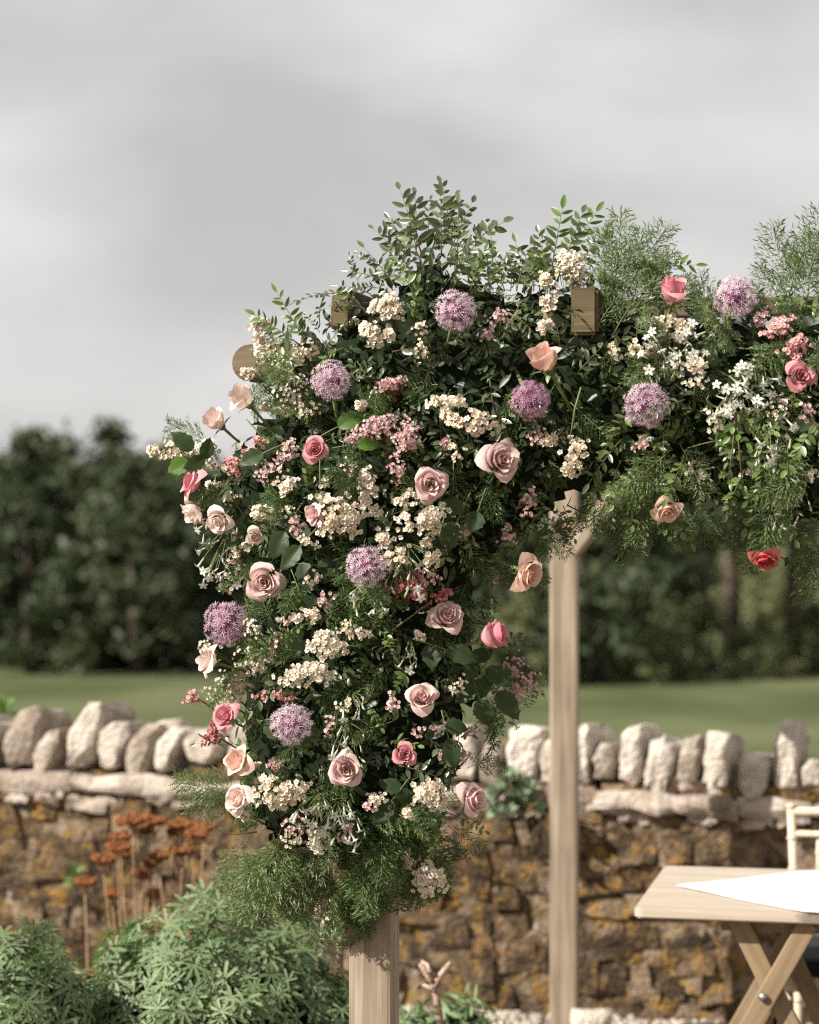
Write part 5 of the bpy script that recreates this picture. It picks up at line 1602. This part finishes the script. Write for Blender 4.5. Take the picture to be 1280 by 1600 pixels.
# explicit silhouettes: (kind, base px, base py, tip px, tip py)
def to_tip(kind, x0, y0, x1, y1, s=None, ty=-.15, depth=None):
    L_ = math.hypot(x1 - x0, y1 - y0) * 4.7 / FPX
    s = s or L_ / .135
    dv = Vector((x1 - x0, ty * math.hypot(x1 - x0, y1 - y0), -(y1 - y0)))
    p, n, ds = surf(x0, y0)
    sprig(kind, x0, y0, dv, s, depth, Vector((rnd(-.3, .3), -1, .4)))
for a in [('pin', 660, 400, 625, 292), ('pin', 690, 400, 688, 285), ('pin', 700, 400, 735, 318), ('pin', 690, 420, 772, 338), ('pin', 640, 420, 590, 350), ('pin', 600, 440, 535, 405), ('pin', 650, 400, 655, 300), ('pin', 715, 410, 715, 312),
          ('pin', 625, 420, 600, 345), ('pin', 580, 460, 520, 428), ('pin', 740, 430, 775, 370), ('pin', 675, 390, 705, 300), ('pin', 560, 440, 545, 400), ('pin', 700, 440, 760, 350), ('pin', 640, 400, 610, 320), ('pin', 705, 380, 700, 295), ('pin', 670, 380, 665, 310), ('pin', 720, 400, 750, 345), ('rus', 650, 390, 640, 320), ('rus', 690, 390, 720, 330), ('pin', 600, 420, 560, 395), ('pin', 590, 450, 540, 440), ('rus', 560, 470, 515, 450), ('pin', 1110, 480, 1090, 455), ('rus', 1190, 480, 1180, 445), ('pin', 1170, 490, 1220, 455), ('pin', 1080, 495, 1075, 440), ('rus', 1105, 495, 1120, 445), ('pin', 1200, 500, 1175, 440), ('rus', 1215, 500, 1225, 440), ('pin', 1250, 500, 1235, 445), ('rus', 1270, 505, 1285, 445), ('pin', 1130, 500, 1105, 450), ('pin', 1025, 480, 1030, 425), ('pin', 800, 450, 830, 395), ('pin', 780, 450, 760, 400), ('pin', 665, 430, 640, 330), ('pin', 620, 450, 570, 380),
          ('pin', 440, 560, 395, 540), ('pin', 430, 545, 410, 505), ('pin', 450, 560, 405, 560), ('fer', 440, 580, 400, 590), ('rus', 460, 570, 420, 555), ('pin', 560, 480, 520, 470), ('pin', 570, 500, 535, 505), ('rus', 930, 450, 905, 440), ('pinb', 480, 540, 440, 465), ('pinb', 470, 540, 395, 485), ('pin', 500, 540, 450, 490), ('pin', 500, 520, 480, 480), ('pin', 820, 460, 812, 355), ('pin', 830, 450, 775, 395), ('pinb', 860, 430, 880, 320), ('pin', 850, 440, 845, 370),
          ('pinb', 880, 410, 935, 325), ('pin', 900, 420, 950, 350), ('pinb', 980, 420, 1075, 410), ('pin', 760, 450, 790, 390), ('pin', 870, 440, 905, 345), ('rus', 1010, 430, 1065, 395),
          ('ferl', 960, 450, 975, 350), ('ferl', 980, 460, 1020, 365), ('ferl', 950, 460, 930, 365), ('ferl', 1000, 470, 1035, 400), ('ferl', 970, 480, 985, 380), ('ferl', 940, 480, 955, 390), ('ferl', 990, 500, 1010, 410), ('ferl', 960, 520, 1000, 440),
          ('ferl', 1240, 480, 1205, 380), ('ferl', 1260, 480, 1270, 355), ('ferl', 1230, 480, 1240, 380), ('ferl', 1280, 480, 1300, 370), ('ferl', 1220, 490, 1190, 430), ('ferl', 1250, 500, 1255, 390), ('ferl', 1120, 520, 1090, 450),
          ('ferl', 330, 690, 262, 662), ('fer', 320, 720, 270, 730), ('ferl', 300, 700, 260, 690),
          ('ferl', 370, 1245, 283, 1225), ('ferl', 375, 1260, 300, 1250), ('pin', 360, 1150, 300, 1160), ('ferl', 380, 1240, 300, 1215),
          ('fer', 940, 760, 980, 860), ('ferl', 960, 760, 995, 865), ('ferl', 930, 740, 955, 820), ('fer', 1060, 780, 1080, 860), ('fer', 1020, 790, 1050, 850), ('fer', 1140, 790, 1145, 860), ('fer', 1200, 820, 1170, 880),
          ('fer', 1270, 830, 1278, 925), ('ferl', 1250, 830, 1262, 900), ('ferl', 1290, 830, 1275, 900), ('fer', 1240, 800, 1225, 850),
          ('fer', 770, 1100, 845, 1070), ('fer', 740, 1190, 785, 1200), ('fer', 730, 1200, 775, 1180), ('pin', 740, 1020, 800, 985), ('pin', 780, 1050, 850, 1075), ('fer', 790, 890, 840, 920),
          ('fer', 700, 1290, 745, 1330), ('pin', 700, 1310, 735, 1335), ('fer', 690, 1330, 690, 1400), ('fer', 860, 810, 880, 870), ('rus', 880, 790, 905, 850), ('fer', 870, 800, 895, 850), ('rus', 920, 770, 930, 820), ('fer', 850, 820, 860, 880), ('fer', 1090, 780, 1105, 850), ('fer', 1170, 790, 1160, 850), ('ferl', 1000, 780, 1010, 850),
          ('pin', 700, 1270, 760, 1290)]:
    to_tip(*a)
for (x0, y0, x1, y1) in [(470, 590, 415, 560), (470, 560, 405, 545), (460, 600, 410, 590), (480, 570, 420, 575), (470, 545, 420, 525), (455, 585, 400, 600), (480, 590, 430, 600)]:
    to_tip(random.choice(['pin', 'rus', 'ferl']), x0, y0, x1, y1, None, .05, -.09)
for k in range(16):
    x = 735 + k * 9
    to_tip('pin' if k % 3 else 'rus', x, 455, x + rnd(-35, 35), rnd(375, 415), None, rnd(-.35, .1), -.02)
# feathery skirt at the bottom of the post
for k in range(34):
    x = rnd(400, 665); y = 1285 + rnd(0, 80) - max(0, (x - 600)) * .3
    dx = (x - 540) * .35 + rnd(-30, 30)
    to_tip('ferl' if x < 560 and random.random() < .62 else 'fer', x, y, x + dx - 12, min(1475 if 520 < x < 600 else 1440 - max(0, x - 600) * .5, y + rnd(60, 110)), None, rnd(-.2, .6))
for (x0, y0, x1, y1) in [(400, 1330, 352, 1420), (420, 1340, 380, 1440), (440, 1350, 420, 1440), (390, 1310, 345, 1370), (560, 1380, 558, 1480), (580, 1370, 590, 1440), (470, 1350, 450, 1420)]:
    to_tip('ferl' if x0 < 500 else 'fer', x0, y0, x1, y1)
for k in range(46):
    x = rnd(965, 1275); y = rnd(620, 800)
    to_tip('rus' if random.random() < .6 else 'pin' if random.random() < .7 else 'ferl', x, y, x + rnd(-70, 70), y + rnd(20, 80), rnd(.6, .95), rnd(-.7, -.2), -.035)
# big rose leaves: (base, tip)
for (x0, y0, x1, y1) in [(515, 715, 590, 725), (500, 715, 500, 790), (470, 790, 440, 835), (405, 630, 440, 640), (450, 880, 480, 880), (455, 890, 480, 945),
                         (335, 730, 315, 712), (330, 770, 350, 760), (360, 775, 380, 800), (1165, 545, 1200, 545), (1235, 625, 1260, 680), (1255, 630, 1290, 680), (1215, 620, 1235, 660), (745, 1040, 775, 1075), (735, 1050, 745, 1080),
                         (735, 770, 720, 800), (760, 760, 750, 790), (690, 1110, 700, 1150), (1180, 850, 1225, 870), (1090, 470, 1120, 460), (640, 1215, 620, 1240), (395, 1130, 430, 1120), (720, 1020, 755, 1040), (455, 690, 425, 700), (1060, 480, 1085, 475),
                         (650, 1000, 690, 1010), (700, 790, 690, 820), (500, 820, 470, 850)]:
    to_tip('rlf', x0, y0, x1, y1, rnd(.85, 1.1), -.35, -.02)

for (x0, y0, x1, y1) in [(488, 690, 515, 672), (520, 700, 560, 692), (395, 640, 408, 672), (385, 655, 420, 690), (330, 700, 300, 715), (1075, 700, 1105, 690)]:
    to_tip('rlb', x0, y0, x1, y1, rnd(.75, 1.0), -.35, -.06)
# loose woody twigs
for lab, pth in [('thin bare brown twig curling out of the lower left side', [(402, 1300), (365, 1304), (335, 1296), (318, 1265)]), ('straight brown twig hanging under the beam trumpet flowers', [(1150, 640), (1146, 690), (1138, 755)]),
                 ('second brown twig hanging beside the first under the trumpets', [(1150, 645), (1155, 700), (1160, 760)]), ('pale curved stem hanging under the dark purple allium', [(908, 605), (898, 640), (890, 690)]), ('reddish twig running to the drooping-petal rose', [(612, 985), (640, 965), (675, 938)])]:
    p0, n, ds = surf(*pth[0]); dd_ = min(surf(*q)[0].y for q in pth) - .05
    pts_ = [P(x, y, dd_) for x, y in pth]
    b = MB(); b.tube([p - pts_[0] for p in pts_], [.0018] * (len(pts_) - 1) + [.0008], 5)
    tag(obj('twig', b.build('twig', M['twig'] if 'brown' in lab or 'red' in lab else M['stem']), None, Matrix.Translation(pts_[0])), lab, 'twig', 'loose twigs in the garland')
# the rest of the garland: sprigs spread evenly over its surface
FL = [(r_[1], r_[2], r_[3] * .5) for r_ in ROSES] + [(a[1], a[2], a[3] * .5) for a in ALL] + [(w_[1], w_[2], (w_[3] + w_[4]) * .2) for w_ in WSPR]
pts = []
tries = 0
while tries < 9000:
    tries += 1
    px, py = rnd(300, 1510), rnd(340, 1410)
    ds, g = body_dist(px, py)
    if ds < 2: continue
    if any((px - x) ** 2 + (py - y) ** 2 < (rr_ * .9) ** 2 for x, y, rr_ in FL): continue
    mn = 31 if px < 1300 else 60
    if any((px - x) ** 2 + (py - y) ** 2 < mn * mn for x, y in pts): continue
    pts.append((px, py))
cntk = {}
for px, py in pts:
    q = random.random()
    if py < 560 and px < 920: kind = 'pin' if q < .8 else 'rus'
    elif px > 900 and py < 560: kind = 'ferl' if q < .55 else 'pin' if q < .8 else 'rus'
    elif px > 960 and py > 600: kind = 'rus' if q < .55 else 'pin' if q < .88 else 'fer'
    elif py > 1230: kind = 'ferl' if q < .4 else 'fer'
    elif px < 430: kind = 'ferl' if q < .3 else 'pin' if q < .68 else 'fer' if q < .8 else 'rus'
    else: kind = 'fer' if q < .34 else 'pin' if q < .8 else 'rus'
    cntk[kind] = cntk.get(kind, 0) + 1
    p, n, ds = surf(px, py)
    tng = (rvec() - n * rvec().dot(n)).normalized()
    dv = n * rnd(.25, .7) + tng * .9 + Vector((0, 0, -.25 if py > 600 else .25))
    sprig(kind, px, py, dv, rnd(.55, .9), .0, None, -.012)
# a sparser covering on the far side
for k in range(70):
    px, py = rnd(330, 1400), rnd(380, 1390)
    p, n, ds = surf(px, py, -1)
    if ds < 5: continue
    kits, nm, lab, cat, grp = KINDS_[random.choice(['fer', 'pin', 'fer'])]
    place(random.choice(kits), nm, lab + ' on the far side of the garland', cat, p - n * .03, n + rvec() * .8, n + rvec() * .3, rnd(.6, .9), grp)
